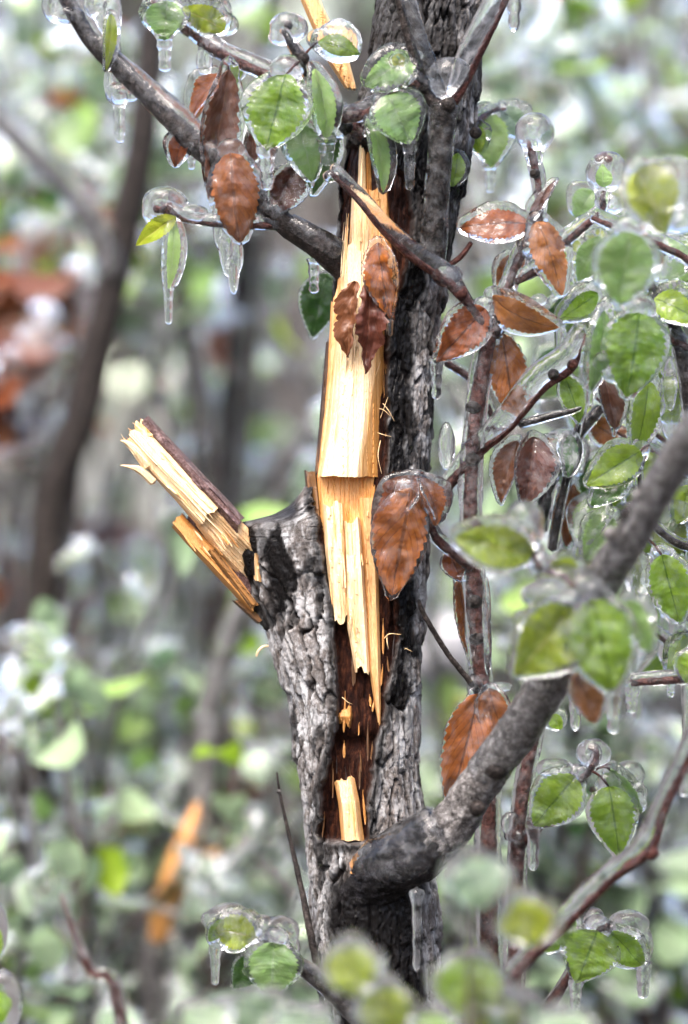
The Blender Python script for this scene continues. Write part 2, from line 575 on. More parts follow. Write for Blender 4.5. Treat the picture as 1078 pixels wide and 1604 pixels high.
B1 = mat_leaf('brown_leaf', (0.42, 0.110, 0.017), (0.18, 0.046, 0.011), (0.05, 0.013, 0.006), (0.46, 0.18, 0.045), 0.35, 0.1, 0.75, (0.018, 0.493))
B2 = mat_leaf('dark_brown_leaf', (0.13, 0.04, 0.018), (0.07, 0.025, 0.014), (0.20, 0.08, 0.04), (0.18, 0.06, 0.03), 0.2, 0.2, 0.5, (0.02, 0.49))
B3 = mat_leaf('tan_brown_leaf', (0.40, 0.125, 0.030), (0.18, 0.048, 0.014), (0.13, 0.045, 0.02), (0.42, 0.21, 0.11), 0.35, 0.15, 0.8, (0.018, 0.494))
ICE = mat_ice('clear_ice', 0.035, 0.5)
FROST = mat_ice('milky_ice', 0.06, 0.4, 0.05, 160)
MILK = mat_ice('white_ice', 0.16, 0.5, 0.05, 120)
FAR_ICE = mat_ice('far_ice', 0.12, 0.25, 0.06, 90)
GROUND = mat_ground()
ROCK = mat_rock()
MATS = {'m': G5, 'g': G1, 'p': G2, 'y': G3, 'd': G4, 'b': B1, 'k': B2, 't': B3}

# ------------------------------------------------------------------ ground and hillside
def terrain():
    xs = np.concatenate([np.linspace(-160, -9, 16), np.linspace(-8, 8, 81), np.linspace(9, 160, 16)])
    ys = np.concatenate([np.linspace(-160, -5, 16), np.linspace(-4, 14, 91), np.linspace(15, 200, 20)])
    X, Y = np.meshgrid(xs, ys)
    Z = 0.05 * fbm(X * 0.9, Y * 0.9, 0, 4, 3) + 0.02 * fbm(X * 5, Y * 5, 0, 3, 9)
    Z += np.clip(Y - 3.2, 0, None) * 0.42 * (1 - np.exp(-np.clip(Y - 3.2, 0, None) / 3)) * np.exp(-np.clip(Y - 40, 0, None) / 60)
    Z *= np.where(np.abs(X) + np.abs(Y) < 0.5, 0.3, 1)
    V = np.stack([X, Y, Z], -1).reshape(-1, 3)
    o = part('ground', mk('ground', V, grid_faces(len(ys), len(xs))), GROUND)
    o['kind'] = 'structure'
    return o


terrain()


def ground_z(x, y):
    z = 0.05 * fbm(x * .9, y * .9, 0, 4, 3) + 0.02 * fbm(x * 5, y * 5, 0, 3, 9)
    k = max(0, y - 3.2)
    return float(z + k * 0.42 * (1 - math.exp(-k / 3)))


# ------------------------------------------------------------------ the broken tree
base_t = Q(560, 2520, 0)
TREE = thing('broken_tree', 'grey barked tree with a long split of bare pale wood and a snapped limb', 'tree', tuple(base_t))

TY = [-90, 0, 100, 200, 260, 300, 400, 500, 600, 700, 742, 757, 773, 792, 806, 813, 819, 828, 845, 880, 925, 970, 1010, 1060, 1110, 1160, 1200, 1250, 1300, 1330, 1400, 1500, 1604, 2000, 2560]
TL = [600, 590, 578, 550, 537, 535, 524, 518, 509, 503, 498, 484, 470, 450, 425, 398, 372, 357, 352, 364, 387, 404, 421, 439, 452, 459, 463, 473, 480, 483, 486, 492, 508, 495, 430]
RY = [-90, 0, 100, 200, 300, 400, 500, 600, 700, 800, 900, 1000, 1100, 1200, 1300, 1400, 1500, 1604, 2000, 2560]
TR = [774, 765, 755, 744, 723, 706, 692, 686, 680, 673, 668, 663, 660, 656, 665, 687, 690, 697, 720, 790]
TC = [688, 678, 663, 645, 628, 614, 604, 597, 592, 588, 582, 575, 569, 565, 572, 584, 592, 602, 607, 610]
WY = [225, 245, 300, 350, 400, 450, 500, 600, 700, 750, 800, 850, 900, 950, 1000, 1050, 1100, 1140, 1160, 1200, 1250, 1300, 1313]
WL = [548, 535, 530, 520, 515, 512, 508, 500, 494, 490, 495, 503, 511, 518, 522, 525, 526, 525, 520, 511, 505, 499, 505]
WR = [560, 600, 640, 645, 640, 628, 610, 607, 606, 603, 602, 606, 613, 622, 624, 612, 602, 596, 589, 581, 577, 582, 578]


def depth_radius(y):
    return np.interp(y, [-90, 400, 800, 1300, 1604, 2560], [82, 84, 86, 92, 98, 150])


def bark_fields(x, y, seed):
    """x, y in pixels along and up the bark; displacement in px, crack 0..1, plate id"""
    wx = x + 7 * fbm(x / 60, y / 90, 0, 3, seed) + 3 * vnoise(x / 9, y / 14, 0, seed + 4)
    wy = y + 26 * fbm(x / 50, y / 70, 3, 3, seed + 1) + 6 * vnoise(x / 8, y / 12, 3, seed + 5)
    f1, f2, cid, ox, oy = voro(wx / 14, wy / 98, seed)
    gap = f2 - f1
    c1 = 1 - sstep(0.03, 0.17 + 0.08 * vnoise(x / 10, y / 20, 7, seed), gap)
    g1, g2, cid2, px_, py_ = voro(wx / 9 + 3.3, wy / 24, seed + 11)
    c2 = 1 - sstep(0.01, 0.10, g2 - g1)
    keep = sstep(-0.35, 0.35, fbm(x / 40, y / 80, 5, 3, seed + 2))
    disp = (-8.5 * c1 * (0.45 + 0.55 * keep) - 1.6 * c2 * (0.3 + 0.7 * (1 - keep)) + 2.4 * fbm(x / 14, y / 30, 0, 3, seed + 3) + 1.5 * fbm(x / 4, y / 7, 0, 3, seed + 8)
            + 5.5 * (cid - .5) + ox * 5 * (cid - .4) + oy * 5.5 + 1.3 * (cid2 - .5) + py_ * 1.0)
    crack = np.clip(c1 * (0.4 + 0.6 * keep) + 0.35 * c2, 0, 1)
    return disp, crack, 0.6 * cid + .4 * cid2


def build_trunk():
    y = np.concatenate([np.arange(-90, 740, 1.9), np.arange(740, 850, 0.9), np.arange(850, 1660, 1.9), np.linspace(1662, 2560, 60)])
    nf, nb = 230, 26
    a = np.concatenate([np.linspace(-0.14 * math.pi, 1.14 * math.pi, nf), np.linspace(1.14 * math.pi, 1.86 * math.pi, nb + 2)[1:-1]])
    Y, A = np.meshgrid(y, a, indexing='ij')
    xl, xr, c = np.interp(y, TY, TL), np.interp(y, RY, TR), np.interp(y, RY, TC)
    xl = np.convolve(np.pad(xl, 3, 'edge'), np.ones(7) / 7, 'valid')
    rz = depth_radius(y)
    ca, sa = np.cos(A), np.sin(A)
    rad = np.where(ca > 0, (xr - c)[:, None], (c - xl)[:, None])
    X = c[:, None] + rad * ca
    Dp = -rz[:, None] * sa
    # bark furrows
    arc = A * 92
    disp, crack, plate = bark_fields(arc, Y, 5)
    yy = Y + 0
    # wound: a torn open strip
    edge = 7 * fbm(Y / 28, A * 3, 0, 4, 21)
    wl = np.interp(Y, WY, WL) + edge; wr = np.interp(Y, WY, WR) + 8 * fbm(Y / 24, A * 3, 4, 4, 25)
    front = (sa > 0)
    inside = np.minimum(np.minimum(X - wl, wr - X), np.minimum(Y - 228, 1312 - Y))
    inside = np.where(front, inside, -9)
    wound = sstep(-1.5, 5, inside)
    rim = np.exp(-((inside + 5) / 8) ** 2) * front
    # bark gone, dark wet bark left of and right of the split, and round the foot
    n = fbm(X / 30, Y / 45, 0, 4, 31)
    wet = sstep(0.1, 0.6, 1 - np.abs(X - (wr + 16)) / 30 + 0.8 * n) * sstep(330, 400, Y) * (1 - sstep(1090, 1140, Y))
    foot = sstep(1335, 1390, Y + 20 * n) * sstep(505, 530, X + 18 * n - 0.05 * (Y - 1400)) * (1 - sstep(655, 680, X + 14 * n))
    wet = np.maximum(wet, foot)
    wet = np.maximum(wet, (1 - sstep(800, 850, Y)) * sstep(748, 790, Y) * (1 - sstep(455, 480, X)) * 0.9)
    n9 = fbm(X / 14, Y / 24, 2, 4, 61)
    blob = 1 - sstep(0.7, 1.0, np.hypot((X - 437 - 0.12 * (Y - 900)) / 26, (Y - 895) / 82) + 0.55 * n9)
    wet = np.maximum(wet, 0.9 * sstep(.12, .34, fbm(X / 22, Y / 70, 9, 4, 63)) * (1 - sstep(1080, 1200, Y)) * (X > wr))
    wet = np.maximum(wet, 0.8 * sstep(.2, .38, fbm(X / 20, Y / 60, 4, 4, 65)))
    wet = np.maximum(wet, blob)
    wet = np.maximum(wet, (1 - sstep(0.75, 1.1, np.hypot((X - 378) / 26, (Y - 870) / 60) + .4 * n)))
    wet = np.maximum(wet, (1 - sstep(300, 345, Y + 20 * n)) * sstep(205, 250, Y + 20 * n))
    wet = np.maximum(wet, 0.85 * (1 - sstep(95, 250, Y + 60 * n)) * (1 - sstep(0.25, 0.7, (X - c[:, None]) / 90 + .5 * n)))
    wet = np.maximum(wet, 0.75 * sstep(-0.05, 0.35, n + 0.05) * (1 - sstep(300, 520, Y)))
    wet = np.maximum(wet, 0.6 * sstep(-0.25, 0.3, n) * (1 - sstep(620, 900, Y)) * (X > wr))
    wet = np.clip(np.maximum(wet, 0.9 * rim), 0, 1)  # wet bark edge, also darkened to paint the shaded gap beside the wood
    disp = disp * (1 - 0.5 * (1 - sstep(812, 850, Y)) * (X < 470) * (Y > 750))
    disp = disp * (1 - 0.75 * wound) * (1 - 0.55 * np.maximum(blob, 0))
    shelf = (Y > 745) & (Y < 840) & (X < 480)
    disp = np.where(shelf, disp * 0.35, disp)
    recess = wound * (36 + 9 * fbm(X / 7, Y / 60, 0, 4, 41) + 8 * sstep(1140, 1180, Y))
    recess = recess + 14 * np.exp(-((Y - 1160) / 16) ** 2) * wound
    disp = disp + 3.5 * rim - 4 * wet * (1 - wound) * sstep(400, 500, Y) * (Y < 1100)
    # swollen collar at the snapped limb, fold in the bark high up
    disp = disp + 5 * np.exp(-((Y - 298) / 16) ** 2) * (Y < 345)
    nx, nz = ca, -sa
    X2 = X + nx * disp
    D2 = Dp + nz * disp + recess * 0.9
    V = Q(X2, Y, D2).reshape(-1, 3)
    me = mk('trunk', V, grid_faces(len(y), len(a), True), attrs={'crack': crack * (1 - wound), 'wet': wet, 'wound': wound, 'plate': plate})
    return part('trunk', me, BARK, TREE)


TRUNK = build_trunk()


def slab(name, rows, parent, tone, back=None, frame=None, jt=0.0, jb=0.0, seed=0, mat=None, fib_amp=1.4, ny=None, ntx=None, grain=1.0, label=None):
    """a riven piece of wood: rows of (along, [(across, depth), ...]); ends jagged by jt / jb px"""
    k = len(rows[0][1])
    ys = np.array([r[0] for r in rows], float)
    prof = np.array([r[1] for r in rows], float)             # rows x k x 2
    width = np.abs(prof[:, -1, 0] - prof[:, 0, 0]).max()
    nt_ = ntx or max(10, int(width / 1.3))
    seglen = np.linalg.norm(np.diff(prof, axis=1), axis=2).mean(0)
    cum = np.concatenate([[0], np.cumsum(seglen)]); cum /= cum[-1]
    u = np.unique(np.concatenate([np.linspace(0, 1, nt_), cum]))
    ny = ny or max(8, int((ys[-1] - ys[0]) / 2.0))
    v = np.linspace(0, 1, ny)
    px = np.zeros((len(rows), len(u), 2))
    for i in range(len(rows)):
        for c in (0, 1): px[i, :, c] = np.interp(u, cum, prof[i, :, c])
    Yb = ys[0] + v * (ys[-1] - ys[0])
    X = np.zeros((ny, len(u))); Z = np.zeros((ny, len(u)))
    for j in range(len(u)):
        X[:, j] = np.interp(Yb, ys, px[:, j, 0]); Z[:, j] = np.interp(Yb, ys, px[:, j, 1])
    xs = X.mean(0)
    jag_t = jt * (fbm(xs / 9, seed * 1.3, 0, 3, seed) + 0.8 * np.round(vnoise(xs / 13, seed, 2, seed) * 2) / 2)
    jag_b = jb * (fbm(xs / 9, seed * 2.3, 5, 3, seed + 1) + 0.8 * np.round(vnoise(xs / 12, seed, 4, seed) * 2) / 2)
    Y = Yb[:, None] + jag_t[None] * (1 - v[:, None]) ** 3 + jag_b[None] * v[:, None] ** 3
    f = fbm(X / 2.6, Y / 190, seed, 3, seed + 2) - 1.6 * (np.abs(vnoise(X / 6.5, Y / 230, seed, seed + 4)) < 0.06)
    st = np.round(2 * vnoise(X / 11, Y / 260, seed, seed + 3)) * 0.8
    Z = Z + fib_amp * (f + st * grain)
    X = X + 0.7 * fbm(X / 20, Y / 40, seed, 2, seed + 7)
    bk = back if back is not None else Z.max() + 30
    # side walls and ends
    X = np.concatenate([X[:, :1], X, X[:, -1:]], 1); Z = np.concatenate([np.full((ny, 1), bk), Z, np.full((ny, 1), bk)], 1)
    Y = np.concatenate([Y[:, :1], Y, Y[:, -1:]], 1)
    X = np.concatenate([X[:1], X, X[-1:]], 0); Y = np.concatenate([Y[:1], Y, Y[-1:]], 0)
    Z = np.concatenate([np.full((1, Z.shape[1]), bk), Z, np.full((1, Z.shape[1]), bk)], 0)
    fr = frame or (lambda x, y, z: (x, y, z))
    V = Q(*fr(X, Y, Z)).reshape(-1, 3)
    fibv = np.clip(0.5 + 0.9 * fbm(X / 2.2, Y / 200, seed, 3, seed + 9) + 0 * X, 0, 1)
    uu = np.concatenate([[0], u, [1]])
    tx = cum if hasattr(tone, '__len__') and len(tone) == k else None
    tn = np.zeros(X.shape) + (np.interp(uu, tx if tx is not None else np.linspace(0, 1, len(tone)), tone)[None] if hasattr(tone, '__len__') else tone)
    me = mk(name, V, grid_faces(X.shape[0], X.shape[1]), attrs={'tone': tn, 'fib': fibv}, smooth=False)
    return part(name, me, mat or WOOD, parent, label)


# the long riven face above the ledge
slab('wood_face', [(392, [(534, -40), (545, -66), (556, -70), (580, -68), (588, -64), (606, -44)]),
                   (470, [(527, -42), (538, -70), (556, -76), (582, -76), (590, -70), (607, -42)]),
                   (580, [(520, -44), (530, -76), (556, -84), (576, -84), (588, -77), (606, -40)]),
                   (680, [(509, -46), (517, -80), (545, -88), (568, -88), (575, -81), (603, -40)]),
                   (748, [(500, -48), (505, -84), (535, -92), (558, -92), (565, -85), (599, -40)])],
     TREE, [0.95, 0.2, 0, 0, 0.8, 1.2], back=-20, jt=14, jb=1.6, seed=3, fib_amp=1.1)
slab('wood_strip', [(300, [(552, -46), (556, -58), (572, -62), (580, -58)]), (420, [(545, -50), (550, -64), (576, -66), (590, -60)])],
     TREE, [0.3, 0.2, 0.45, 0.8], back=-20, jt=12, seed=5)
slab('wood_strip', [(301, [(574, -40), (580, -56), (604, -56), (610, -46)]), (400, [(575, -44), (582, -58), (606, -56), (612, -46)]),
                    (470, [(584, -44), (588, -60), (606, -56), (612, -44)])],
     TREE, [0.9, 0.7, 0.95, 1.1], back=-15, jt=5, jb=8, seed=6)
slab('wood_strip', [(303, [(608, -40), (612, -48), (624, -44)]), (395, [(608, -40), (611, -48), (617, -42)])], TREE, [1.3, 1.45, 1.6], back=-10, jt=8, jb=16, seed=8)
slab('wood_splinter', [(236, [(563, -48), (566, -58), (572, -50)]), (320, [(559, -50), (564, -64), (573, -54)])], TREE, [0.25, 0.1, 0.4], back=-30, jt=9, seed=9)
slab('wood_splinter', [(250, [(573, -46), (576, -52), (580, -46)]), (318, [(572, -46), (576, -56), (583, -48)])], TREE, [1.2, 1.3], back=-30, jt=9, seed=10)
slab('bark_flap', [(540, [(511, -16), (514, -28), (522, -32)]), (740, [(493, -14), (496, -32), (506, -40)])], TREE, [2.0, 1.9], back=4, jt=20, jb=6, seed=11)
slab('wood_strip', [(470, [(519, -30), (522, -42), (530, -46)]), (600, [(512, -30), (517, -46), (526, -52)]), (748, [(497, -28), (499, -50), (506, -56)])],
     TREE, [1.1, 0.7, 0.5], back=0, jt=14, jb=6, seed=12)
# below the ledge: a recessed orange face and the pale slabs that stand on it
slab('wood_face', [(744, [(497, -44), (503, -58), (560, -62), (598, -46)]), (850, [(505, -44), (512, -60), (566, -62), (588, -50)]),
                   (960, [(524, -46), (528, -58), (574, -62), (592, -52)])], TREE, [1.0, 0.8, 0.9, 1.1], back=-10, jb=14, seed=15)
slab('wood_slab', [(792, [(507, -66), (511, -84), (530, -87), (536, -78)]), (860, [(510, -68), (515, -86), (536, -90), (541, -80)]),
                   (965, [(521, -66), (525, -78), (541, -80), (545, -76)])], TREE, [0.3, 0.12, 0.1, 0.45], back=-45, jt=9, jb=12, seed=17)
slab('wood_slab', [(812, [(538, -68), (541, -88), (560, -90), (564, -74)]), (900, [(541, -68), (544, -89), (566, -92), (570, -76)]),
                   (980, [(544, -68), (549, -80), (571, -82), (575, -72)]), (1048, [(556, -64), (560, -74), (575, -76), (579, -68)])],
     TREE, [0.3, 0.12, 0.1, 0.5], back=-45, jt=7, jb=16, seed=19)
slab('wood_strip', [(780, [(562, -62), (568, -70), (583, -66), (588, -54)]), (930, [(570, -62), (576, -72), (588, -68), (593, -56)]),
                    (1050, [(578, -60), (582, -72), (592, -68), (596, -58)]), (1130, [(591, -60), (592, -66), (594, -64), (596, -58)])],
     TREE, [0.9, 0.75, 0.65, 0.9], back=-35, jb=3, seed=21)
# chips still caught in the split lower down
slab('wood_chip', [(1106, [(530, -52), (534, -62), (547, -62), (551, -52)]), (1118, [(528, -54), (533, -66), (549, -66), (553, -54)]), (1133, [(531, -52), (535, -60), (546, -60), (549, -52)])],
     TREE, [1.5, 1.1, 1.6], back=-30, jt=7, jb=7, seed=23)
slab('wood_chip', [(1216, [(524, -56), (531, -70), (548, -72), (556, -60)]), (1250, [(530, -56), (536, -78), (556, -80), (563, -62)]), (1308, [(535, -56), (541, -78), (562, -78), (570, -62)])],
     TREE, [0.95, 0.45, 0.4, 0.9], back=-30, jt=7, jb=3, seed=25, fib_amp=.7)
slab('wood_chip', [(1326, [(562, -88), (566, -96), (571, -94)]), (1356, [(548, -90), (552, -97), (560, -94)])], TREE, [0.9, 1.1], back=-76, jt=3, jb=3, seed=28)
# torn inner bark along the left edge of the split
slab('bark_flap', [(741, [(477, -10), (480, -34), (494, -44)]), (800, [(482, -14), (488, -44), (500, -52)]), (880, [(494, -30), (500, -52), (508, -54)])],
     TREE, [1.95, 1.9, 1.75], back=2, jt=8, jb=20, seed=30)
# loose fibres and threads of wood over the dark bark
for k, (x0, y0, x1, y1, rr) in enumerate([(594, 640, 612, 652, 1.0), (596, 655, 608, 622, .8), (600, 632, 618, 660, .9), (592, 678, 613, 684, 1.0), (596, 690, 598, 742, 1.1),
                                          (602, 1000, 628, 994, 1.5), (606, 996, 609, 1016, 1.2), (634, 1017, 646, 1021, .9), (536, 1092, 552, 1103, .8), (588, 590, 596, 566, .8),
                                          (600, 470, 606, 520, 1.0), (530, 610, 522, 660, 0.8)]):
    rr *= .65
    a = wpts([(x0, y0, -76, rr), ((x0 + x1) / 2 + random.uniform(-5, 5), (y0 + y1) / 2 + random.uniform(-5, 3), -84, rr * .8), (x1, y1, -82, rr * .4)])
    V, q, t = tube_w(a, 6, 0.0012, 0.2, k)
    me = mk('wood_fibre', V, q, t, attrs={'tone': np.full(len(V), 0.35), 'fib': np.full(len(V), .6)})
    part('wood_fibre', me, WOOD, TREE)

# slivers riven along the grain of the bare wood, and frayed fibres at its ends and edges
rs = random.Random(77)
def sliver(x, y0, y1, dd, w_, tone, lean=0.0, parent=None, fr=None):
    pts = []
    for t in (0, .12, .5, .88, 1):
        y = y0 + (y1 - y0) * t
        q_ = (x + lean * (y - y0) + rs.uniform(-.5, .5), y, dd - rs.uniform(0, 1.5) - (2 if t in (0, 1) else 0), w_ * (.25, .8, 1, .8, .2)[int(t * 4 + .4)])
        if fr: q_ = (*fr(*q_[:3]), q_[3])
        c = Q(*q_[:3]); pts.append((*c, q_[3] * S))
    V, q, t = tube_w(pts, 6, 0.0016, 0.25, int(x * 7 + y0))
    part('wood_sliver', mk('wood_sliver', V, q, t, attrs={'tone': np.full(len(V), tone), 'fib': np.full(len(V), .6)}, smooth=False), WOOD, parent or TREE)

for k in range(11):
    y0 = rs.uniform(430, 690); y1 = y0 + rs.uniform(30, 120); y1 = min(y1, 762)
    ym = (y0 + y1) / 2
    xa, xb = np.interp(ym, [392, 748], [540, 508]), np.interp(ym, [392, 748], [592, 566])
    sliver(rs.uniform(xa, xb), y0, y1, np.interp(ym, [392, 748], [-69, -91]) , rs.uniform(.7, 1.8), rs.choice((0, .1, .25, .6)), -0.09)
for k in range(12):
    x = rs.uniform(510, 574); y0 = rs.uniform(788, 960); yb = np.interp(x, [520, 545, 575], [940, 985, 1050])
    sliver(x, y0, min(yb + rs.uniform(0, 16), y0 + rs.uniform(20, 110)), -88, rs.uniform(.7, 1.8), rs.choice((0.1, .2, .5, .8)), 0.10)
for k in range(14):
    y0 = rs.uniform(430, 960); x = np.interp(y0, [430, 740, 760, 960], [606, 599, 588, 590]); sliver(x + rs.uniform(-2, 5), y0, y0 + rs.uniform(20, 80), -52, rs.uniform(.6, 1.6), rs.choice((.6, 1, 1.4)), rs.uniform(-.03, .08))
for k in range(12):
    x = rs.uniform(536, 606); sliver(x, 380 + rs.uniform(-40, 10), 420 + rs.uniform(0, 40), -66, rs.uniform(.8, 1.8), rs.choice((.1, .3, .7)), -.06)
for k in range(3):
    x = rs.uniform(542, 562); sliver(x, 1212 + rs.uniform(0, 30), 1290 + rs.uniform(0, 18), -79, rs.uniform(.8, 1.6), rs.choice((.3, .6, .9)), .1)

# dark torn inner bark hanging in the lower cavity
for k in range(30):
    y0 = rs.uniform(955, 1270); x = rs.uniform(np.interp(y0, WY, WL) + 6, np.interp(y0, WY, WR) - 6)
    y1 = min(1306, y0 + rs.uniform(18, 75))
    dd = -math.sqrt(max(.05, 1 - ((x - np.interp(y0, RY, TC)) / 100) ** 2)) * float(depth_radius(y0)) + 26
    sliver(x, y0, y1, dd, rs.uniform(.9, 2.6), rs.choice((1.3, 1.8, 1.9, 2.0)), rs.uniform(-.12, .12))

# the snapped limb that still sticks out to the left
LO, LT = np.array((222., 675.)), np.array((0.68, 0.733))
LN = np.array((0.733, -0.68))


def limb_frame(x, y, z):
    return LO[0] + y * LT[0] + x * LN[0], LO[1] + y * LT[1] + x * LN[1], z - 0.04 * (260 - y)


LIMB = slab('broken_limb', [(2, [(-32, -46), (-27, -58), (-12, -64), (10, -60), (14, -52)]), (90, [(-33, -44), (-28, -60), (-12, -68), (8, -62), (14, -52)]),
                            (172, [(-35, -42), (-29, -60), (-10, -68), (4, -64), (12, -54)])],
            TREE, [0.5, 0.15, 0.0, 0.25, 0.6], back=-10, frame=limb_frame, jt=9, jb=4, seed=41, label='snapped limb of pale split wood with one side of bark')
slab('wood_face', [(166, [(-36, -40), (-28, -50), (2, -56), (16, -48)]), (225, [(-44, -28), (-34, -44), (2, -50), (20, -40)]), (300, [(-60, 6), (-44, -6), (10, -10), (26, 0)])],
     LIMB, [0.55, 0.35, 0.4, 0.6], back=14, frame=limb_frame, jt=4, seed=43)
slab('bark_strip', [(-3, [(4, -50), (12, -64), (20, -60), (25, -40), (24, -8)]), (100, [(4, -54), (12, -68), (20, -62), (26, -40), (25, -6)]), (214, [(2, -52), (12, -66), (20, -60), (26, -40), (26, -4)])],
     LIMB, 1.6, back=0, frame=limb_frame, jt=6, jb=10, seed=45, mat=STRIP, fib_amp=2.2)
slab('bark_strip', [(142, [(-66, -34), (-60, -46), (-46, -44), (-40, -34)]), (230, [(-68, -30), (-60, -44), (-48, -42), (-40, -34)]), (326, [(-68, -20), (-62, -34), (-56, -34), (-50, -26)])],
     LIMB, [1.45, 1.1, 1.05, 1.35], back=-6, frame=limb_frame, jt=7, jb=8, seed=47, label='darker torn strip hanging below the snapped limb')
slab('bark_strip', [(215, [(-52, -46), (-46, -52), (-40, -46)]), (318, [(-62, -34), (-56, -42), (-50, -34)])], LIMB, [1.9, 1.5, 1.8], back=-20, frame=limb_frame, jt=9, jb=9, seed=48)
slab('bark_strip', [(292, [(-76, -22), (-72, -30), (-66, -24)]), (345, [(-72, -20), (-68, -30), (-60, -22)])], LIMB, [1.95, 1.8], back=-8, frame=limb_frame, jt=9, jb=5, seed=49)


for k in range(8):
    y0 = rs.uniform(4, 130); sliver(rs.uniform(-27, 6), y0, y0 + rs.uniform(30, 90), -68, rs.uniform(.7, 1.7), rs.choice((0, .1, .4, .7)), rs.uniform(-.02, .02), LIMB, limb_frame)
for k in range(10):
    sliver(rs.uniform(-30, 14), -6 + rs.uniform(-8, 6), 24, -60, rs.uniform(1.2, 2.6), rs.choice((0, .3, .7, .9)), rs.uniform(-.2, .2), LIMB, limb_frame)
for k in range(12):
    y0 = rs.uniform(150, 215); sliver(rs.uniform(-62, 4), y0, y0 + rs.uniform(20, 45), -50, rs.uniform(.9, 2.2), rs.choice((.2, .5, .9, 1.5)), rs.uniform(-.12, -.02), LIMB, limb_frame)


def shard(pts, parent, tone):
    V, q, t = tube_w(wpts(pts), 7, 0.001, 0.15, len(pts))
    part('wood_splinter', mk('wood_splinter', V, q, t, attrs={'tone': np.full(len(V), tone), 'fib': np.full(len(V), .6)}, smooth=False), WOOD, parent)


slab('bark_strip', [(150, [(-50, -22), (-44, -30), (-30, -32)]), (300, [(-62, -10), (-52, -22), (-36, -22)])], LIMB, 1.9, back=-2, frame=limb_frame, jt=8, jb=8, seed=61, mat=STRIP)
shard([(189, 690, -72, .8), (200, 694, -70, 4), (214, 706, -66, 8), (232, 730, -62, 9)], LIMB, 0.1)
shard([(189, 729, -70, .7), (203, 731, -68, 3), (220, 737, -64, 6), (240, 755, -60, 7)], LIMB, 0.15)
shard([(214, 660, -66, 2), (216, 668, -66, 5), (224, 682, -66, 8)], LIMB, 0.7)
shard([(231, 656, -62, 2), (230, 664, -66, 5), (238, 682, -66, 8)], LIMB, 0.6)
shard([(222, 657, -66, 1.5), (224, 666, -66, 5), (232, 684, -66, 8)], LIMB, 0.5)
# light knot torn open at the limb's collar, curl of bark at the left edge
slab('wood_chip', [(868, [(396, -30), (401, -46), (408, -36)]), (905, [(399, -34), (405, -50), (412, -40)])], TREE, [0.5, 0.3, 0.9], back=-20, jt=6, jb=6, seed=51)
shard([(402, 1028, -14, 1.5), (405, 1020, -16, 2), (412, 1013, -16, 2), (420, 1012, -10, 2)], TREE, 0.2)
# strip of torn orange wood hanging in the top of the picture
slab('wood_strip', [(-60, [(446, -30), (452, -42), (468, -44), (474, -34)]), (20, [(478, -30), (483, -44), (502, -46), (508, -34)]), (100, [(512, -34), (516, -46), (540, -46), (546, -36)]), (146, [(540, -34), (544, -44), (556, -44), (558, -36)])],
     TREE, [0.95, 0.75, 0.7, 0.15], back=-20, jb=7, seed=53)


# ------------------------------------------------------------------ leaves, twigs, ice
def leaf_surface(B, T, wpx, roll, fold, bend, curl, k, seed, ragged=0.0):
    B = np.asarray(B); T = np.asarray(T)
    L = np.linalg.norm(T - B); a = (T - B) / L
    n0 = -Fv + a * a.dot(Fv); n0 /= np.linalg.norm(n0)
    s0 = np.cross(a, n0)
    cr, sr = math.cos(roll), math.sin(roll)
    s = s0 * cr + n0 * sr; n = n0 * cr - s0 * sr
    W = wpx * k / 2
    pe = 0.70 + 0.26 * ((seed * 0.618) % 1); pk = 0.62 + 0.28 * ((seed * 0.377) % 1); asy = 0.16 * (((seed * .271) % 1) - .5)

    def prof(v):
        vv = np.clip(v, 0, 1)
        return W * 1.03 * np.power(np.clip(np.sin(math.pi * np.power(vv, pe)), 0, 1), pk) * (1 - 0.18 * vv)

    def pos(u, v, h=0.0, wid=None):
        hw = prof(v) if wid is None else wid
        u = u * (1 + asy * np.sign(u))
        wob = (0.05 * fbm(u * 4 + seed, v * 11, seed, 2, seed + 6) + (0.17 + 0.35 * ragged) * fbm(u * 1.5 + seed, v * 4.1, seed, 3, seed) + ragged * 0.5 * fbm(u * 2 + seed, v * 5, 1, 3, seed)) * W
        off = fold * np.abs(u) * hw + curl * u * u * hw + bend * L * 4 * v * (1 - v) + wob
        tw = 0.25 * vnoise(v * 1.5, seed, 0, seed) * u * hw
        return B + a * (v * L)[..., None] + s * (u * hw)[..., None] + n * (off + tw + h)[..., None]
    return pos, prof, W, L, n


def make_leaf(B, T, wpx, k, roll=0.0, fold=0.25, bend=0.06, curl=0.0, seed=0, ragged=0.0, nv=66, nu=13, teeth=13):
    pos, prof, W, L, n = leaf_surface(B, T, wpx, roll, fold, bend, curl, k, seed, ragged)
    v = np.linspace(0, 1, nv)[:, None] + np.zeros((1, nu)); u = np.linspace(-1, 1, nu)[None] + np.zeros((nv, 1))
    saw = np.mod(v * teeth + 0.15 * np.sign(u), 1.0)
    ser = 1 + 0.15 * (saw - 0.5) * (np.abs(u) > 0.99)
    if ragged:
        ser = ser - ragged * 1.1 * np.clip(fbm(v * 6, np.sign(u) * 3 + seed, 2, 3, seed + 3), 0, 1) * np.abs(u)
    wid = prof(v) * ser
    vein = -0.028 * W * np.exp(-((np.mod(v * 8 - np.abs(u) * 3.5, 1) - .5) / 0.12) ** 2) * (np.abs(u) < .95)
    V = pos(u, v, vein, wid)
    return mk('leaf', V.reshape(-1, 3), grid_faces(nv, nu), uv=np.stack([u * .5 + .5, v], -1).reshape(-1, 2))


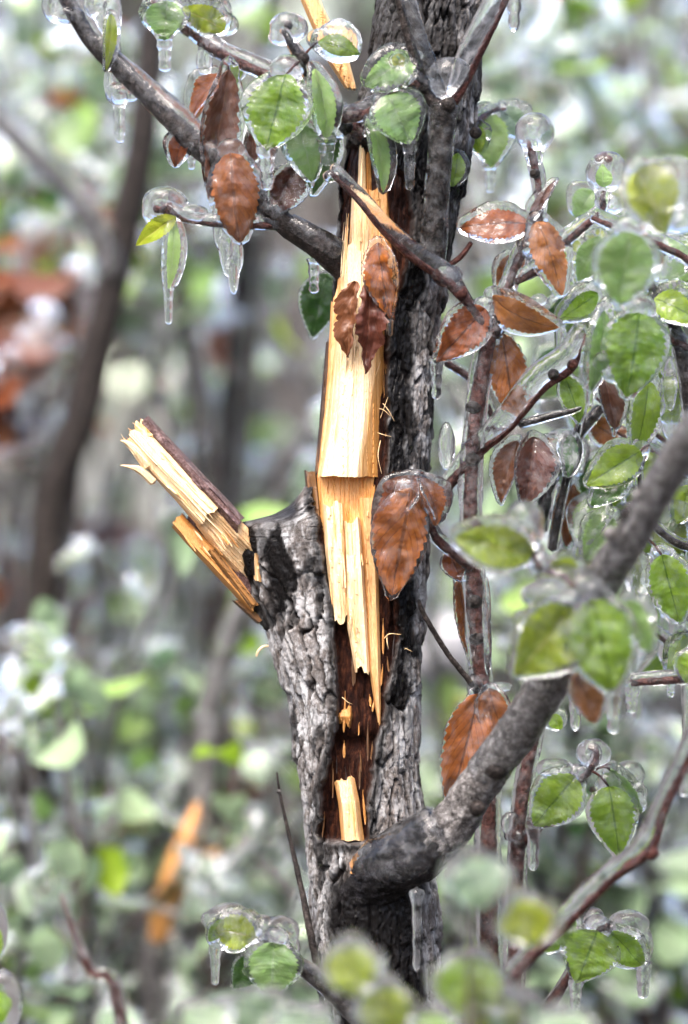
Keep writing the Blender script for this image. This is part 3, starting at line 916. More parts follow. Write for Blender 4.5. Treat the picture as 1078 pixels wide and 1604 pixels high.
def pillow(B, T, wpx, k, roll, fold, bend, curl, seed, e=6.0, th=7.0, ragged=0.0, v0=-0.10, v1=1.08, nv=22, nu=11):
    """closed ice lens round a leaf"""
    pos, prof, W, L, n = leaf_surface(B, T, wpx, roll, fold, bend, curl, k, seed, 0)
    t = np.linspace(0, 1, nv)[:, None] + np.zeros((1, nu)); u = np.linspace(-1, 1, nu)[None] + np.zeros((nv, 1))
    v = v0 + (v1 - v0) * t
    cap = np.sqrt(np.clip(1 - (2 * t - 1) ** 8, 0.0, 1))
    wid = (prof(np.clip(v, 0.06, 0.95)) + e * k) * cap + 0.2 * k
    hh = th * k * np.sqrt(np.clip(1 - np.abs(u) ** 2.6, 0.02, 1)) * cap * (1 + 0.3 * fbm(u * 1.5 + seed, v * 3, 0, 2, seed + 5)) + 0.15 * k
    F = pos(u, v, hh, wid).reshape(-1, 3); Bk = pos(u, v, -hh, wid).reshape(-1, 3)
    m = nv * nu
    g = grid_faces(nv, nu)
    rim = []
    idx = np.arange(m).reshape(nv, nu)
    loop = np.concatenate([idx[0, :], idx[1:, -1], idx[-1, -2::-1], idx[-2:0:-1, 0]])
    l2 = np.roll(loop, -1)
    rimq = np.stack([loop, l2, l2 + m, loop + m], -1)
    return np.vstack([F, Bk]), np.vstack([g[:, ::-1], g + m, rimq]), None


def ice_obj(acc, parent, voxel, mat=None, name='ice_coat', smooth=6):
    me = acc.mesh(name)
    o = part(name, me, mat or ICE, parent)
    r = o.modifiers.new('remesh', 'REMESH'); r.mode = 'VOXEL'; r.voxel_size = voxel; r.use_smooth_shade = True
    sm = o.modifiers.new('smooth', 'SMOOTH'); sm.factor = 0.6; sm.iterations = smooth
    return o


SEED = [100]


def iced_leaf(parent, kind, bx, by, tx, ty, wpx, d=0, dt=None, roll=0.0, fold=0.22, bend=0.05, curl=0.0, ice=1.0, drip=0, rag=0.0, blob=0.0, dripr=8.0, vox=2.0, e=8.0, mat=None, stalk=None):
    """a leaf from base to tip (photo px) with its coat of ice and, when drip > 0, the icicle that ends it"""
    SEED[0] += 1
    sd = SEED[0]
    dt = d if dt is None else dt
    if kind in 'bt' and not rag: rag = 0.14
    if kind in 'bkt' and curl == 0: curl = 0.35 * (((sd * .37) % 1) - .25)
    B, T = P(bx, by, d), P(tx, ty, dt)
    k = S * (D + (d + dt) / 2 * S) / D
    me = make_leaf(B, T, wpx, k, roll, fold, bend, curl, sd % 50, rag)
    o = part('leaf', me, MATS[kind], parent)
    if stalk:
        V, q, t = tube_w(wpts([(stalk[0], stalk[1], d, 2.2), ((stalk[0] + bx) / 2, (stalk[1] + by) / 2 - 3, d, 1.8), (bx, by, d, 1.6)]), 7, 0.0015, 0.1, sd)
        part('leaf_stalk', mk('leaf_stalk', V, q, t), REDB, parent)
    if ice >= 0.8 and not blob and wpx > 30: blob = 0.27 * wpx
    if ice > 0:
        ac = Acc()
        upv = np.array((0, 0, 3.5 * ice * k))
        ac.add(*pillow(B + upv, T + upv, wpx, k, roll, fold, bend, curl, sd % 50, e * ice + 3, 7.5 * ice + 1))
        low = T if T[2] < B[2] else B
        if blob:
            ac.add(*ellipsoid(B + np.array((0, 0, blob * 0.25 * k)), blob * 1.05 * k, blob * .85 * k, blob * 0.75 * k, 12, sd))
        if ice >= .8 and wpx > 30:
            rl = random.Random(sd)
            for _ in range(4):
                tt = rl.uniform(.05, .95); sdv = np.cross((T - B) / np.linalg.norm(T - B), -Fv) * rl.choice((-1, 1))
                hw = wpx * .5 * math.sin(math.pi * min(.98, max(.05, tt)) ** .82) ** .7
                c = B + (T - B) * tt + sdv * hw * k * rl.uniform(.7, 1.0)
                if c[2] < low[2] + .3 * abs(B[2] - T[2]): continue
                q_ = rl.uniform(.14, .26) * wpx * k * min(1.2, ice)
                ac.add(*ellipsoid(c, q_, q_ * rl.uniform(.7, 1.1), q_ * .75, 9, sd, .12))
        if drip:
            ac.add(*icicle_geo(low + np.array((0, 0, 8 * k)), (drip + 8) * k * (.8 + .4 * ((sd * .73) % 1)), dripr * k * (.85 + .3 * ((sd * .41) % 1)), sd, 1.4))
        ice_obj(ac, parent, vox * k, mat)
    return o


def twig(parent, name, pts, mat, ice=0.0, up=4.0, rough=0.16, seg=12, step=None, label=None, icemat=None, glaze_from=0, fine=0.05):
    SEED[0] += 1
    w_ = wpts(pts, .72 if mat is REDB and pts[0][2] < 600 else .8 if mat is DARKB and pts[0][2] < 600 else .9 if mat is GREYB and pts[0][2] < 600 else 1.0)
    k = S * (D + pts[0][2] * S) / D
    V, q, t = tube_w(w_, seg, step or 2.2 * k, rough, SEED[0], fine)
    o = part(name, mk(name, V, q, t), mat, parent, label)
    if ice:
        # ice sits as a sheath, thicker along the upper side
        g = wpts(pts[glaze_from:], 1.0, ice, up)
        V, q, t = tube_w(g, 16, 3.0 * k, 0.22, SEED[0] + 5)
        part('ice_glaze', mk('ice_glaze', V, q, t), icemat or ICE, o)
    return o


def icicle(parent, px, py, d, length, r=8, mat=None, flare=1.45):
    SEED[0] += 1
    k = S * (D + d * S) / D
    V, q, t = icicle_geo(P(px, py - 7, d), (length + 7) * k, r * k, SEED[0], flare)
    return part('icicle', mk('icicle', V, q, t), mat or ICE, parent)


def bud(parent, px, py, d, r, mat=None):
    k = S * (D + d * S) / D
    V, q, t = ellipsoid(P(px, py, d), r * k, r * 0.95 * k, r * k, 10, int(px), 0.12)
    return part('bud', mk('bud', V, q, t), mat or DARKB, parent)


def globe(parent, prims, vox=2.0, mat=None):
    """one lump of ice: prims = (px, py, d, rx, ry, rz) ellipsoids or (px, py, d, length, r) drips"""
    def reach(p):
        if len(p) == 6: return [p[:2]], min(p[3:5]) * .8 + .2 * max(p[3:5])
        return [(p[0], p[1])], p[4] * 1.6
    groups = []
    for p in prims:
        hit = []
        for g in groups:
            for q_ in g:
                dx, dy = abs(p[0] - q_[0]), abs(p[1] - q_[1])
                if len(p) == 6 and len(q_) == 6:
                    near = (dx / (p[3] + q_[3])) ** 2 + (dy / (p[4] + q_[4])) ** 2 < .62
                else:
                    near = math.hypot(dx, dy) < max(p[3:5] if len(p) == 6 else q_[3:5]) * 1.1
                if near:
                    hit.append(g); break
        new = [p]
        for g in hit: new += g; groups.remove(g)
        groups.append(new)
    o = None
    for g in groups:
        ac = Acc(); k = 1
        for p in g:
            SEED[0] += 1
            k = S * (D + p[2] * S) / D
            if len(p) == 6: ac.add(*ellipsoid(P(*p[:3]), p[3] * k, p[4] * k, p[5] * k, 14, SEED[0], 0.10))
            else: ac.add(*icicle_geo(P(*p[:3]), p[3] * k, p[4] * k, SEED[0]))
        o = ice_obj(ac, parent, vox * k, mat)
    return o


# ---- branch that leaves the trunk to the upper left
b1 = twig(TREE, 'branch', [(96, -20, 10, 13), (118, 25, 6, 14), (150, 72, 2, 15), (215, 136, -10, 16), (300, 220, -25, 18), (370, 288, -40, 20), (440, 346, -50, 22), (500, 386, -45, 26), (548, 424, -30, 33)],
          DARKB, 0, rough=0.14, seg=20, label='dark branch leaving the trunk to the upper left')
V, q, t = tube_w(wpts([(100, -15, 6, 14), (150, 66, 0, 16), (215, 129, -12, 19), (300, 211, -28, 21), (372, 280, -44, 20), (440, 338, -54, 21)], 1, 2, 2), 18, 0.002, 0.2, 3)
part('ice_glaze', mk('ice_glaze', V, q, t), ICE, b1)
V, q, t = tube_w(wpts([(455, 352, -60, 14), (490, 371, -66, 16), (530, 396, -62, 16)], 1, 0, 4), 14, 0.002, 0.2, 4)
part('ice_glaze', mk('ice_glaze', V, q, t), ICE, b1)
b1a = twig(TREE, 'twig', [(452, 352, -50, 8), (410, 352, -56, 6.5), (350, 350, -60, 5), (300, 345, -62, 4), (268, 331, -62, 5), (245, 326, -62, 6)], REDB, 6, 4)
bud(b1a, 262, 328, -62, 9, REDB)
globe(b1a, [(258, 322, -62, 36, 30, 22), (300, 335, -62, 28, 16, 18), (238, 330, -62, 16, 22, 16), (335, 345, -60, 22, 10, 14)])
iced_leaf(b1a, 'y', 276, 338, 213, 385, 34, -66, -60, ice=0, fold=0.3)
iced_leaf(b1a, 'p', 272, 345, 264, 452, 22, -62, -62, ice=0.9, drip=50, dripr=9, e=8, roll=0.5)
iced_leaf(b1, 'y', 174, 22, 166, 110, 22, -20, ice=0.4, roll=0.5, fold=.4)
icicle(b1, 187, 150, -8, 74, 11); globe(b1, [(186, 146, -8, 22, 18, 14), (204, 150, -6, 14, 10, 12), (172, 128, -4, 10, 26, 10)])
globe(b1, [(85, 8, 0, 20, 30, 14), (108, 24, 0, 24, 14, 14), (170, 22, -4, 22, 40, 14), (150, 8, -4, 20, 24, 14), (176, 80, -6, 14, 32, 12)])
icicle(b1, 492, 410, -40, 50, 10)
icicle(b1, 300, 238, -24, 28, 8)
iced_leaf(b1, 'b', 290, 205, 274, 262, 34, -10, ice=0.8, bend=.2, curl=.5, fold=.3)
iced_leaf(b1, 'k', 356, 108, 332, 312, 62, -46, -40, roll=0.5, fold=0.65, bend=-.04, ice=0.7, rag=.2, stalk=(350, 100))
iced_leaf(b1, 'b', 352, 120, 300, 190, 50, -20, -10, roll=-.6, fold=.5, ice=.9, curl=.3)
iced_leaf(b1, 't', 362, 238, 376, 378, 76, -78, -64, roll=-.12, fold=-.28, bend=.10, ice=0.9, curl=-.2)
globe(b1, [(356, 385, -60, 14, 46, 10), (366, 430, -60, 9, 34, 9), (345, 352, -60, 12, 40, 10), (372, 400, -60, 10, 30, 8)], 2.0)
iced_leaf(b1, 'k', 396, 200, 388, 262, 30, -40, roll=.7, fold=.4, ice=.5)
iced_leaf(b1, 'k', 462, 262, 424, 336, 54, -46, -60, roll=.3, fold=.5, ice=.5, rag=.3, drip=0)

# ---- red twig above it with the green leaf cluster before the trunk
b1b = twig(TREE, 'twig', [(232, 0, -10, 6), (290, 42, -14, 7), (345, 82, -20, 8), (400, 108, -28, 8), (470, 140, -40, 9), (540, 190, -40, 11), (575, 215, -45, 14)], REDB, 8, 5, label='red brown iced twig crossing the top left')
iced_leaf(b1b, 'y', 352, 44, 288, 14, 46, -20, roll=.2, ice=1.0, blob=22, fold=.15)
iced_leaf(b1b, 'p', 262, 2, 258, 62, 62, -20, roll=.1, ice=1.1, drip=62, dripr=13, blob=16)
globe(b1b, [(330, 70, -20, 20, 20, 14), (300, 40, -16, 18, 16, 14), (345, 24, -20, 20, 30, 16), (320, 96, -20, 14, 26, 12)])
iced_leaf(b1b, 'g', 372, 100, 364, 130, 24, -14, ice=.6)
b2c = twig(TREE, 'twig', [(545, 205, -60, 10), (505, 150, -90, 7), (478, 110, -108, 6.5), (470, 92, -112, 8), (445, 48, -112, 4)], DARKB, 3, 2, label='short grey twig carrying the green leaf cluster in front of the split')
globe(b2c, [(452, 44, -112, 32, 26, 22), (440, 58, -112, 20, 14, 18)])
bud(b2c, 452, 40, -112, 6); bud(b2c, 474, 92, -116, 11)
iced_leaf(b2c, 'g', 450, 114, 418, 236, 98, -120, -116, roll=-.15, fold=.16, ice=1.15, drip=58, dripr=16, e=9, stalk=(474, 95))
iced_leaf(b2c, 'p', 490, 108, 512, 222, 44, -118, -112, roll=.65, fold=.35, ice=1.0, drip=40, dripr=14, stalk=(474, 95))
iced_leaf(b2c, 'p', 466, 195, 488, 284, 56, -96, -90, roll=.3, ice=1.0, drip=14)
iced_leaf(b2c, 'g', 500, 66, 562, 84, 34, -114, roll=.3, ice=1.3, blob=20, e=12, stalk=(474, 90))
globe(b2c, [(528, 66, -112, 40, 32, 22)])
iced_leaf(b2c, 'd', 520, 200, 490, 305, 40, -60, ice=.8, roll=.4)
b2d = twig(TREE, 'twig', [(516, 190, -66, 6), (545, 184, -80, 8), (580, 172, -96, 7), (640, 130, -120, 6), (668, 140, -118, 8)], REDB, 7, 6)
iced_leaf(b2d, 'p', 606, 148, 642, 226, 78, -126, -120, roll=.1, ice=1.0, drip=64, dripr=12, e=8)
iced_leaf(b2d, 'p', 648, 92, 572, 134, 56, -118, -112, roll=-.2, ice=1.1, e=9)
iced_leaf(b2d, 'p', 578, 190, 600, 300, 34, -112, -108, roll=.7, fold=.5, ice=.8)
iced_leaf(b2d, 'y', 624, 84, 626, 116, 22, -118, ice=.4)
globe(b2d, [(704, 118, -118, 34, 30, 24), (690, 138, -118, 26, 20, 18), (560, 180, -84, 22, 12, 14), (532, 200, -70, 14, 20, 12)])
# green leaf behind the branch, left of the split
iced_leaf(b1, 'd', 512, 428, 490, 528, 62, 70, 80, ice=.3, fold=.15)

# ---- knobby shoot in front of the upper trunk, forked
b2 = twig(TREE, 'branch', [(676, 404, -78, 22), (682, 340, -92, 18), (688, 270, -104, 17), (692, 205, -112, 18), (696, 165, -116, 21)], DARKB, 1.5, 0, rough=.24, seg=28, fine=.12, label='knobby grey shoot standing before the upper trunk')
twig(b2, 'twig', [(694, 172, -116, 20), (672, 148, -118, 13), (652, 92, -122, 11), (634, 30, -128, 10), (618, -30, -134, 9)], DARKB, 0, rough=.16, seg=16)
V, q, t = tube_w(wpts([(690, 150, -120, 10), (668, 96, -126, 13), (648, 30, -132, 12), (632, -30, -138, 11)], 1, 2, 0), 14, 0.002, .2, 9); part('ice_glaze', mk('ice_glaze', V, q, t), ICE, b2)
twig(b2, 'twig', [(698, 172, -116, 18), (724, 138, -120, 11), (752, 80, -126, 10), (778, 28, -132, 9), (800, -20, -138, 9)], REDB, 0, rough=.16, seg=16)
V, q, t = tube_w(wpts([(706, 150, -122, 8), (722, 108, -128, 13), (748, 52, -134, 15), (776, 0, -140, 15), (790, -30, -140, 15)], 1, 2, 0), 14, 0.002, .2, 11); part('ice_glaze', mk('ice_glaze', V, q, t), ICE, b2)
bud(b2, 702, 164, -132, 13); bud(b2, 664, 140, -122, 9); bud(b2, 745, 208, -60, 10)
for k, yy in enumerate((215, 262, 300, 345)):
    V, q, t = tube_w([(*(P(690 - k * 2, yy, -104 + k * 6)[i] for i in range(3)), 15.5 * S), (*(P(690 - k * 2 - 1, yy + 7, -104 + k * 6)[i] for i in range(3)), 16 * S)], 18, 0.001, .15, k)
    part('bark_ring', mk('bark_ring', V, q, t), DARKB, b2)
b2e = twig(TREE, 'twig', [(722, 236, -30, 8), (738, 205, 10, 6), (762, 178, 50, 4), (790, 170, 70, 3)], REDB, 5, 3, label='short iced twig behind the upper trunk edge')
iced_leaf(b2e, 'p', 760, 176, 768, 262, 60, 60, 70, roll=.4, ice=1.2, drip=45, dripr=11)
iced_leaf(b2e, 'g', 744, 196, 752, 240, 34, 30, 30, roll=-.3, ice=1.0)
iced_leaf(b2e, 'm', 790, 168, 812, 214, 44, 80, 90, roll=.3, ice=1.3)
icicle(b2, 806, -20, -134, 68, 12)
iced_leaf(b2, 'g', 716, 240, 708, 292, 30, -60, ice=.8, roll=.5)

# ---- thick lower branch sweeping up to the right and towards the lens
B3 = [(556, 1396, -20, 24), (600, 1378, -66, 34), (650, 1350, -106, 38), (700, 1302, -140, 38), (760, 1215, -185, 31), (812, 1148, -225, 30), (878, 1040, -300, 30), (932, 930, -380, 29), (985, 848, -450, 27), (1040, 752, -520, 25), (1100, 660, -590, 23)]
b3 = twig(TREE, 'branch', B3, GREYB, 0, rough=.2, seg=48, step=0.0009, fine=.12, label='thick grey branch sweeping up to the right out of the trunk foot')
V, q, t = tube_w(wpts([(560, 1366, -98, 16), (590, 1352, -112, 30), (640, 1332, -130, 38), (690, 1298, -152, 33)], 1, 2, 2), 40, .0015, .3, 5, .10); part('ice_glaze', mk('ice_glaze', V, q, t), ICE, b3)
V, q, t = tube_w(wpts(B3[4:], 1.0, 2.5, 4), 26, .002, .12, 6, .05); part('ice_glaze', mk('ice_glaze', V, q, t), ICE, b3)
twig(b3, 'branch_collar', [(515, 1412, -4, 18), (540, 1398, -34, 32), (570, 1386, -60, 40), (606, 1370, -84, 44), (642, 1349, -108, 43), (676, 1322, -130, 38), (700, 1296, -142, 33)], WETB, 0, rough=.32, seg=60, step=0.0009, fine=.12)
bud(b3, 778, 1206, -214, 17); bud(b3, 748, 1266, -204, 13); bud(b3, 985, 805, -478, 14); bud(b3, 712, 1366, -130, 12, B2)
for (px, py, d) in ((955, 835, -478), (1000, 775, -500)): bud(b3, px, py, d, 11, GREYB)
icicle(b3, 653, 1398, -150, 128, 8, flare=1.9, mat=FROST)

# ---- shoot from the trunk foot with the sharp leaf cluster at lower left
b4 = twig(TREE, 'twig', [(620, 1640, -80, 20), (560, 1590, -110, 17), (500, 1535, -120, 13), (462, 1508, -124, 9), (430, 1478, -126, 6), (404, 1468, -126, 4)], DARKB, 4, 2, label='low dark shoot from the trunk foot with two iced leaf pairs')
iced_leaf(b4, 'y', 402, 1468, 334, 1452, 56, -136, -130, roll=-.1, fold=.2, ice=1.0, e=8, drip=0)
iced_leaf(b4, 'g', 350, 1440, 330, 1472, 26, -130, roll=.3, ice=.5)
globe(b4, [(358, 1440, -130, 42, 26, 24), (388, 1450, -130, 26, 28, 20), (345, 1462, -130, 24, 26, 18), (337, 1480, -130, 66, 9)])
iced_leaf(b4, 'p', 430, 1474, 424, 1558, 80, -140, -134, roll=.05, fold=.12, ice=1.0, e=7)
globe(b4, [(440, 1460, -126, 30, 26, 24), (412, 1452, -126, 20, 20, 18), (456, 1486, -126, 14, 28, 16)])
iced_leaf(b4, 'd', 400, 1500, 366, 1548, 52, -116, ice=.3, roll=.3)
twig(TREE, 'twig', [(434, 1210, -20, 1.8), (440, 1250, -24, 3), (458, 1330, -40, 4.5), (474, 1400, -60, 6), (486, 1460, -76, 7), (500, 1530, -90, 8)], DARKB, 0)
bud(TREE, 437, 1240, -24, 4, GREYB)

# ------------------------------------------------------------------ red-stemmed sapling with brown leaves
SAP = thing('brown_leaved_sapling', 'red stemmed sapling with iced brown leaves just right of the split trunk', 'sapling', tuple(P(775, 2500, 30)))
st = twig(SAP, 'stem', [(775, 2480, 30, 20), (772, 1800, 10, 17), (765, 1340, -20, 14), (766, 1230, -24, 13), (758, 1110, -30, 13), (748, 985, -36, 13), (740, 880, -40, 13), (737, 790, -44, 12), (742, 690, -48, 12), (752, 600, -52, 12), (768, 525, -56, 12)], REDB, 6, 0, rough=.1, seg=16)
for (px, py, d) in ((742, 638, -56), (744, 942, -48), (748, 1000, -40), (740, 720, -56)): bud(st, px, py, d, 11, DARKB)
s1 = twig(SAP, 'twig', [(770, 525, -56, 11), (745, 492, -70, 10), (716, 456, -86, 11), (690, 434, -96, 10), (640, 398, -108, 9), (600, 360, -116, 8.5), (560, 312, -122, 7), (518, 270, -126, 5)], REDB, 0, rough=.1, seg=14, label='bare red twig slanting across the split')
V, q, t = tube_w(wpts([(735, 475, -80, 7), (712, 442, -94, 12), (690, 421, -102, 13), (642, 385, -112, 10), (604, 349, -119, 9), (560, 302, -125, 9), (522, 262, -128, 8)], 1, 2, 0), 16, .002, .18, 31); part('ice_glaze', mk('ice_glaze', V, q, t), ICE, s1)
bud(s1, 722, 458, -92, 11, REDB)
globe(s1, [(518, 276, -126, 14, 10, 10), (700, 432, -100, 26, 18, 14)])
iced_leaf(s1, 'k', 580, 432, 572, 586, 60, -112, -104, roll=.25, fold=.45, rag=.75, ice=0, bend=.05)
iced_leaf(s1, 'k', 556, 440, 545, 560, 44, -100, -96, roll=-.5, fold=.5, rag=.8, ice=0, curl=.3)
iced_leaf(s1, 'b', 592, 380, 612, 500, 52, -112, -108, roll=-.2, fold=.35, rag=.55, ice=.3, drip=22, dripr=5)
s2 = twig(SAP, 'twig', [(770, 525, -56, 11), (782, 490, -54, 9), (800, 440, -50, 8), (815, 400, -50, 7.5), (838, 350, -50, 6.5), (846, 310, -50, 6), (838, 260, -50, 6), (830, 222, -50, 3.5)], REDB, 7, 2, rough=.12)
globe(s2, [(838, 208, -50, 32, 32, 28), (836, 240, -50, 16, 22, 14)])
bud(s2, 838, 272, -56, 8, DARKB)
s3 = twig(SAP, 'twig', [(806, 442, -50, 7), (846, 418, -48, 7), (885, 380, -48, 6.5), (920, 350, -48, 6), (942, 330, -48, 5.5), (946, 300, -48, 3.5)], REDB, 6, 5, rough=.12)
globe(s3, [(950, 270, -48, 33, 34, 28), (958, 316, -48, 26, 20, 20), (948, 300, -48, 18, 20, 16)])
for dx, dy in ((-12, -12), (-4, -16), (6, -10)): bud(s3, 948 + dx * .7, 262 + dy, -52, 6, REDB)
iced_leaf(s3, 'p', 946, 292, 944, 258, 26, -56, ice=0)
iced_leaf(s2, 'b', 826, 352, 722, 358, 52, -58, -60, roll=-.25, fold=.2, bend=.10, ice=1.1, e=8, stalk=(838, 362))
iced_leaf(s2, 't', 842, 346, 880, 462, 60, -66, -62, roll=.2, fold=-.3, ice=1.0, rag=.2)
iced_leaf(s2, 'k', 834, 342, 872, 284, 18, -56, roll=.6, fold=.5, ice=.6)
iced_leaf(s2, 't', 772, 464, 874, 512, 56, -66, -70, roll=-.5, fold=.3, bend=.2, ice=1.0, drip=0)
iced_leaf(s2, 'b', 760, 482, 684, 566, 66, -66, -62, roll=.1, fold=.15, bend=.08, ice=.8, drip=62, dripr=10, e=6)
iced_leaf(st, 'b', 786, 522, 804, 648, 66, -34, -28, roll=.05, fold=.10, ice=.15)
iced_leaf(s2, 'b', 800, 400, 780, 452, 30, 0, ice=.8)
globe(s2, [(800, 480, -60, 30, 22, 18), (780, 500, -60, 18, 26, 14), (830, 380, -54, 20, 28, 16)])
twig(SAP, 'twig', [(700, 418, -60, 6), (722, 402, -58, 6), (738, 380, -56, 5)], REDB, 0)
s4 = twig(SAP, 'twig', [(684, 790, -20, 13), (700, 765, -26, 11), (744, 716, -48, 10), (800, 668, -56, 9), (850, 610, -58, 9), (895, 578, -60, 8), (908, 545, -60, 5), (914, 522, -60, 2)], REDB, 0, rough=.14, label='side twig of the sapling reaching up right between brown leaves')
V, q, t = tube_w(wpts([(690, 770, -24, 12), (744, 700, -48, 14), (790, 655, -60, 17), (840, 590, -62, 18), (885, 555, -64, 16), (912, 515, -62, 13)], 1, 2, 0), 16, .002, .2, 33); part('ice_glaze', mk('ice_glaze', V, q, t), ICE, s4)
bud(s4, 866, 586, -64, 10, DARKB); bud(s4, 896, 570, -64, 10, REDB)
twig(SAP, 'twig', [(815, 664, -56, 6), (860, 652, -56, 5), (895, 644, -56, 3.5), (910, 639, -56, 1.5)], DARKB, 2.5, 0)
twig(SAP, 'twig', [(866, 860, 10, 6), (878, 790, 4, 6), (895, 720, 0, 5), (912, 645, -4, 2)], DARKB, 3, 0)
twig(SAP, 'twig', [(846, 830, 20, 10), (860, 760, 24, 9), (890, 700, 30, 8), (940, 640, 40, 7)], DARKB, 3, 0)
twig(SAP, 'twig', [(700, 568, 30, 6), (740, 596, 24, 6), (766, 640, 20, 5), (780, 690, 16, 5)], REDB, 3, 2)
iced_leaf(s4, 'k', 836, 684, 820, 794, 64, -44, -50, roll=.3, fold=.5, curl=.4, ice=.5, rag=.15)
iced_leaf(s4, 'k', 812, 690, 786, 788, 44, -34, -30, roll=-.5, fold=.5, curl=.5, ice=.5)
iced_leaf(s4, 'k', 940, 566, 962, 672, 44, -80, -76, roll=.35, fold=.5, ice=.4, drip=12, dripr=5)
iced_leaf(st, 'b', 894, 756, 888, 856, 44, 60, 66, ice=.5, roll=.2)
iced_leaf(s4, 'b', 850, 690, 900, 742, 40, 50, ice=.6)
iced_leaf(s4, 'b', 925, 660, 985, 700, 46, 60, ice=.8)
iced_leaf(s4, 'g', 884, 590, 908, 662, 40, -40, ice=.5, roll=.3)
s5 = twig(SAP, 'twig', [(738, 888, -44, 9), (712, 866, -58, 8), (684, 842, -72, 7), (668, 800, -84, 5), (655, 768, -90, 4)], REDB, 4, 2)
iced_leaf(s5, 'b', 642, 764, 614, 932, 88, -128, -112, roll=.12, fold=-.16, bend=.06, ice=0.6, drip=0, rag=.24, e=4)
iced_leaf(s5, 'b', 655, 752, 590, 830, 60, -108, -100, roll=-.5, fold=.4, ice=.9)
iced_leaf(s5, 'b', 655, 752, 682, 822, 46, -112, -104, roll=.7, fold=.4, curl=.5, ice=.9)
globe(s5, [(640, 762, -120, 42, 18, 22), (668, 782, -112, 16, 26, 18)])
iced_leaf(st, 'b', 702, 862, 722, 908, 40, -40, ice=.3, curl=.4)
iced_leaf(st, 'b', 716, 908, 736, 1032, 38, -6, 0, ice=.15, roll=.4, fold=.3)
globe(st, [(724, 905, -44, 16, 7, 7), (738, 940, -42, 6, 40, 6), (742, 990, -42, 5, 40, 5)], 1.6)
twig(SAP, 'twig', [(656, 940, -76, 3.5), (664, 962, -74, 5), (700, 1022, -60, 5.5), (732, 1062, -46, 6), (756, 1092, -34, 7)], DARKB, 0, label='thin bare side twig pointing at the trunk')
iced_leaf(st, 'b', 750, 1086, 702, 1262, 76, -42, -36, roll=.15, fold=.22, bend=.08, ice=.12, rag=.12)
iced_leaf(st, 't', 766, 1078, 792, 1160, 48, -46, -40, roll=-.4, fold=.3, ice=.5)
globe(st, [(744, 1075, -40, 14, 20, 10), (748, 1120, -44, 5, 50, 5), (780, 1076, -44, 24, 8, 10)], 1.6)
globe(st, [(762, 960, -48, 8, 60, 8), (764, 1010, -46, 7, 50, 7), (700, 700, -30, 14, 40, 12)], 2)

# ---- second stem with the sharp green pair at lower right
ST2 = thing('green_leaved_shoot', 'thin dark shoot with sharp iced green leaves right of the thick branch', 'sapling', tuple(P(800, 2500, 60)))
g0 = twig(ST2, 'stem', [(800, 2480, 60, 16), (802, 1700, 0, 13), (806, 1500, -20, 12), (808, 1400, -24, 12), (812, 1310, -28, 12), (822, 1220, -28, 11), (845, 1110, -24, 9), (870, 1000, -16, 8)], REDB, 5, 0, rough=.1, seg=14)
g1 = twig(ST2, 'twig', [(814, 1322, -30, 9), (835, 1305, -60, 8), (850, 1285, -90, 6), (880, 1250, -100, 5), (905, 1222, -104, 6), (926, 1203, -104, 6), (934, 1180, -104, 4), (925, 1172, -104, 3)], REDB, 3, 2)
globe(g1, [(930, 1180, -104, 28, 24, 20), (908, 1210, -104, 18, 12, 12), (946, 1205, -104, 24, 10, 12)])
bud(g1, 929, 1237, -108, 6)
iced_leaf(g1, 'g', 902, 1216, 836, 1292, 72, -112, -108, roll=.05, fold=.12, ice=.95, drip=72, dripr=10, e=8)
iced_leaf(g1, 'g', 953, 1230, 970, 1342, 70, -112, -108, roll=.05, fold=.12, ice=.9, drip=36, dripr=9, e=7, stalk=(928, 1208))
iced_leaf(g1, 'p', 958, 1204, 1006, 1270, 48, -100, -96, roll=-.7, fold=.3, ice=1.1, e=9, stalk=(930, 1206))
globe(g1, [(985, 1212, -100, 26, 22, 20), (1000, 1245, -100, 12, 30, 14), (868, 1202, -108, 30, 16, 18)])
globe(g0, [(815, 1310, -40, 26, 12, 12), (800, 1290, -40, 16, 20, 10)], 1.8)
g2 = twig(ST2, 'twig', [(806, 1660, 0, 11), (850, 1590, -40, 9), (885, 1540, -70, 7), (920, 1480, -90, 5), (938, 1452, -96, 4), (960, 1454, -96, 3)], REDB, 3, 2)
iced_leaf(g2, 'g', 936, 1456, 902, 1540, 82, -104, -100, roll=.1, fold=.12, ice=.9, drip=54, dripr=11, e=7)
iced_leaf(g2, 'g', 958, 1458, 1008, 1512, 52, -104, -98, roll=-.3, fold=.2, ice=1.1, drip=46, dripr=11, e=8)
iced_leaf(g2, 'g', 898, 1440, 852, 1490, 44, -92, -90, roll=.2, ice=1.1, e=8)
globe(g2, [(985, 1450, -98, 34, 26, 22), (1008, 1480, -98, 16, 30, 16), (880, 1446, -92, 26, 18, 18), (930, 1440, -96, 18, 20, 14)])
iced_leaf(g0, 'g', 862, 1120, 880, 1142, 24, -20, ice=.8)

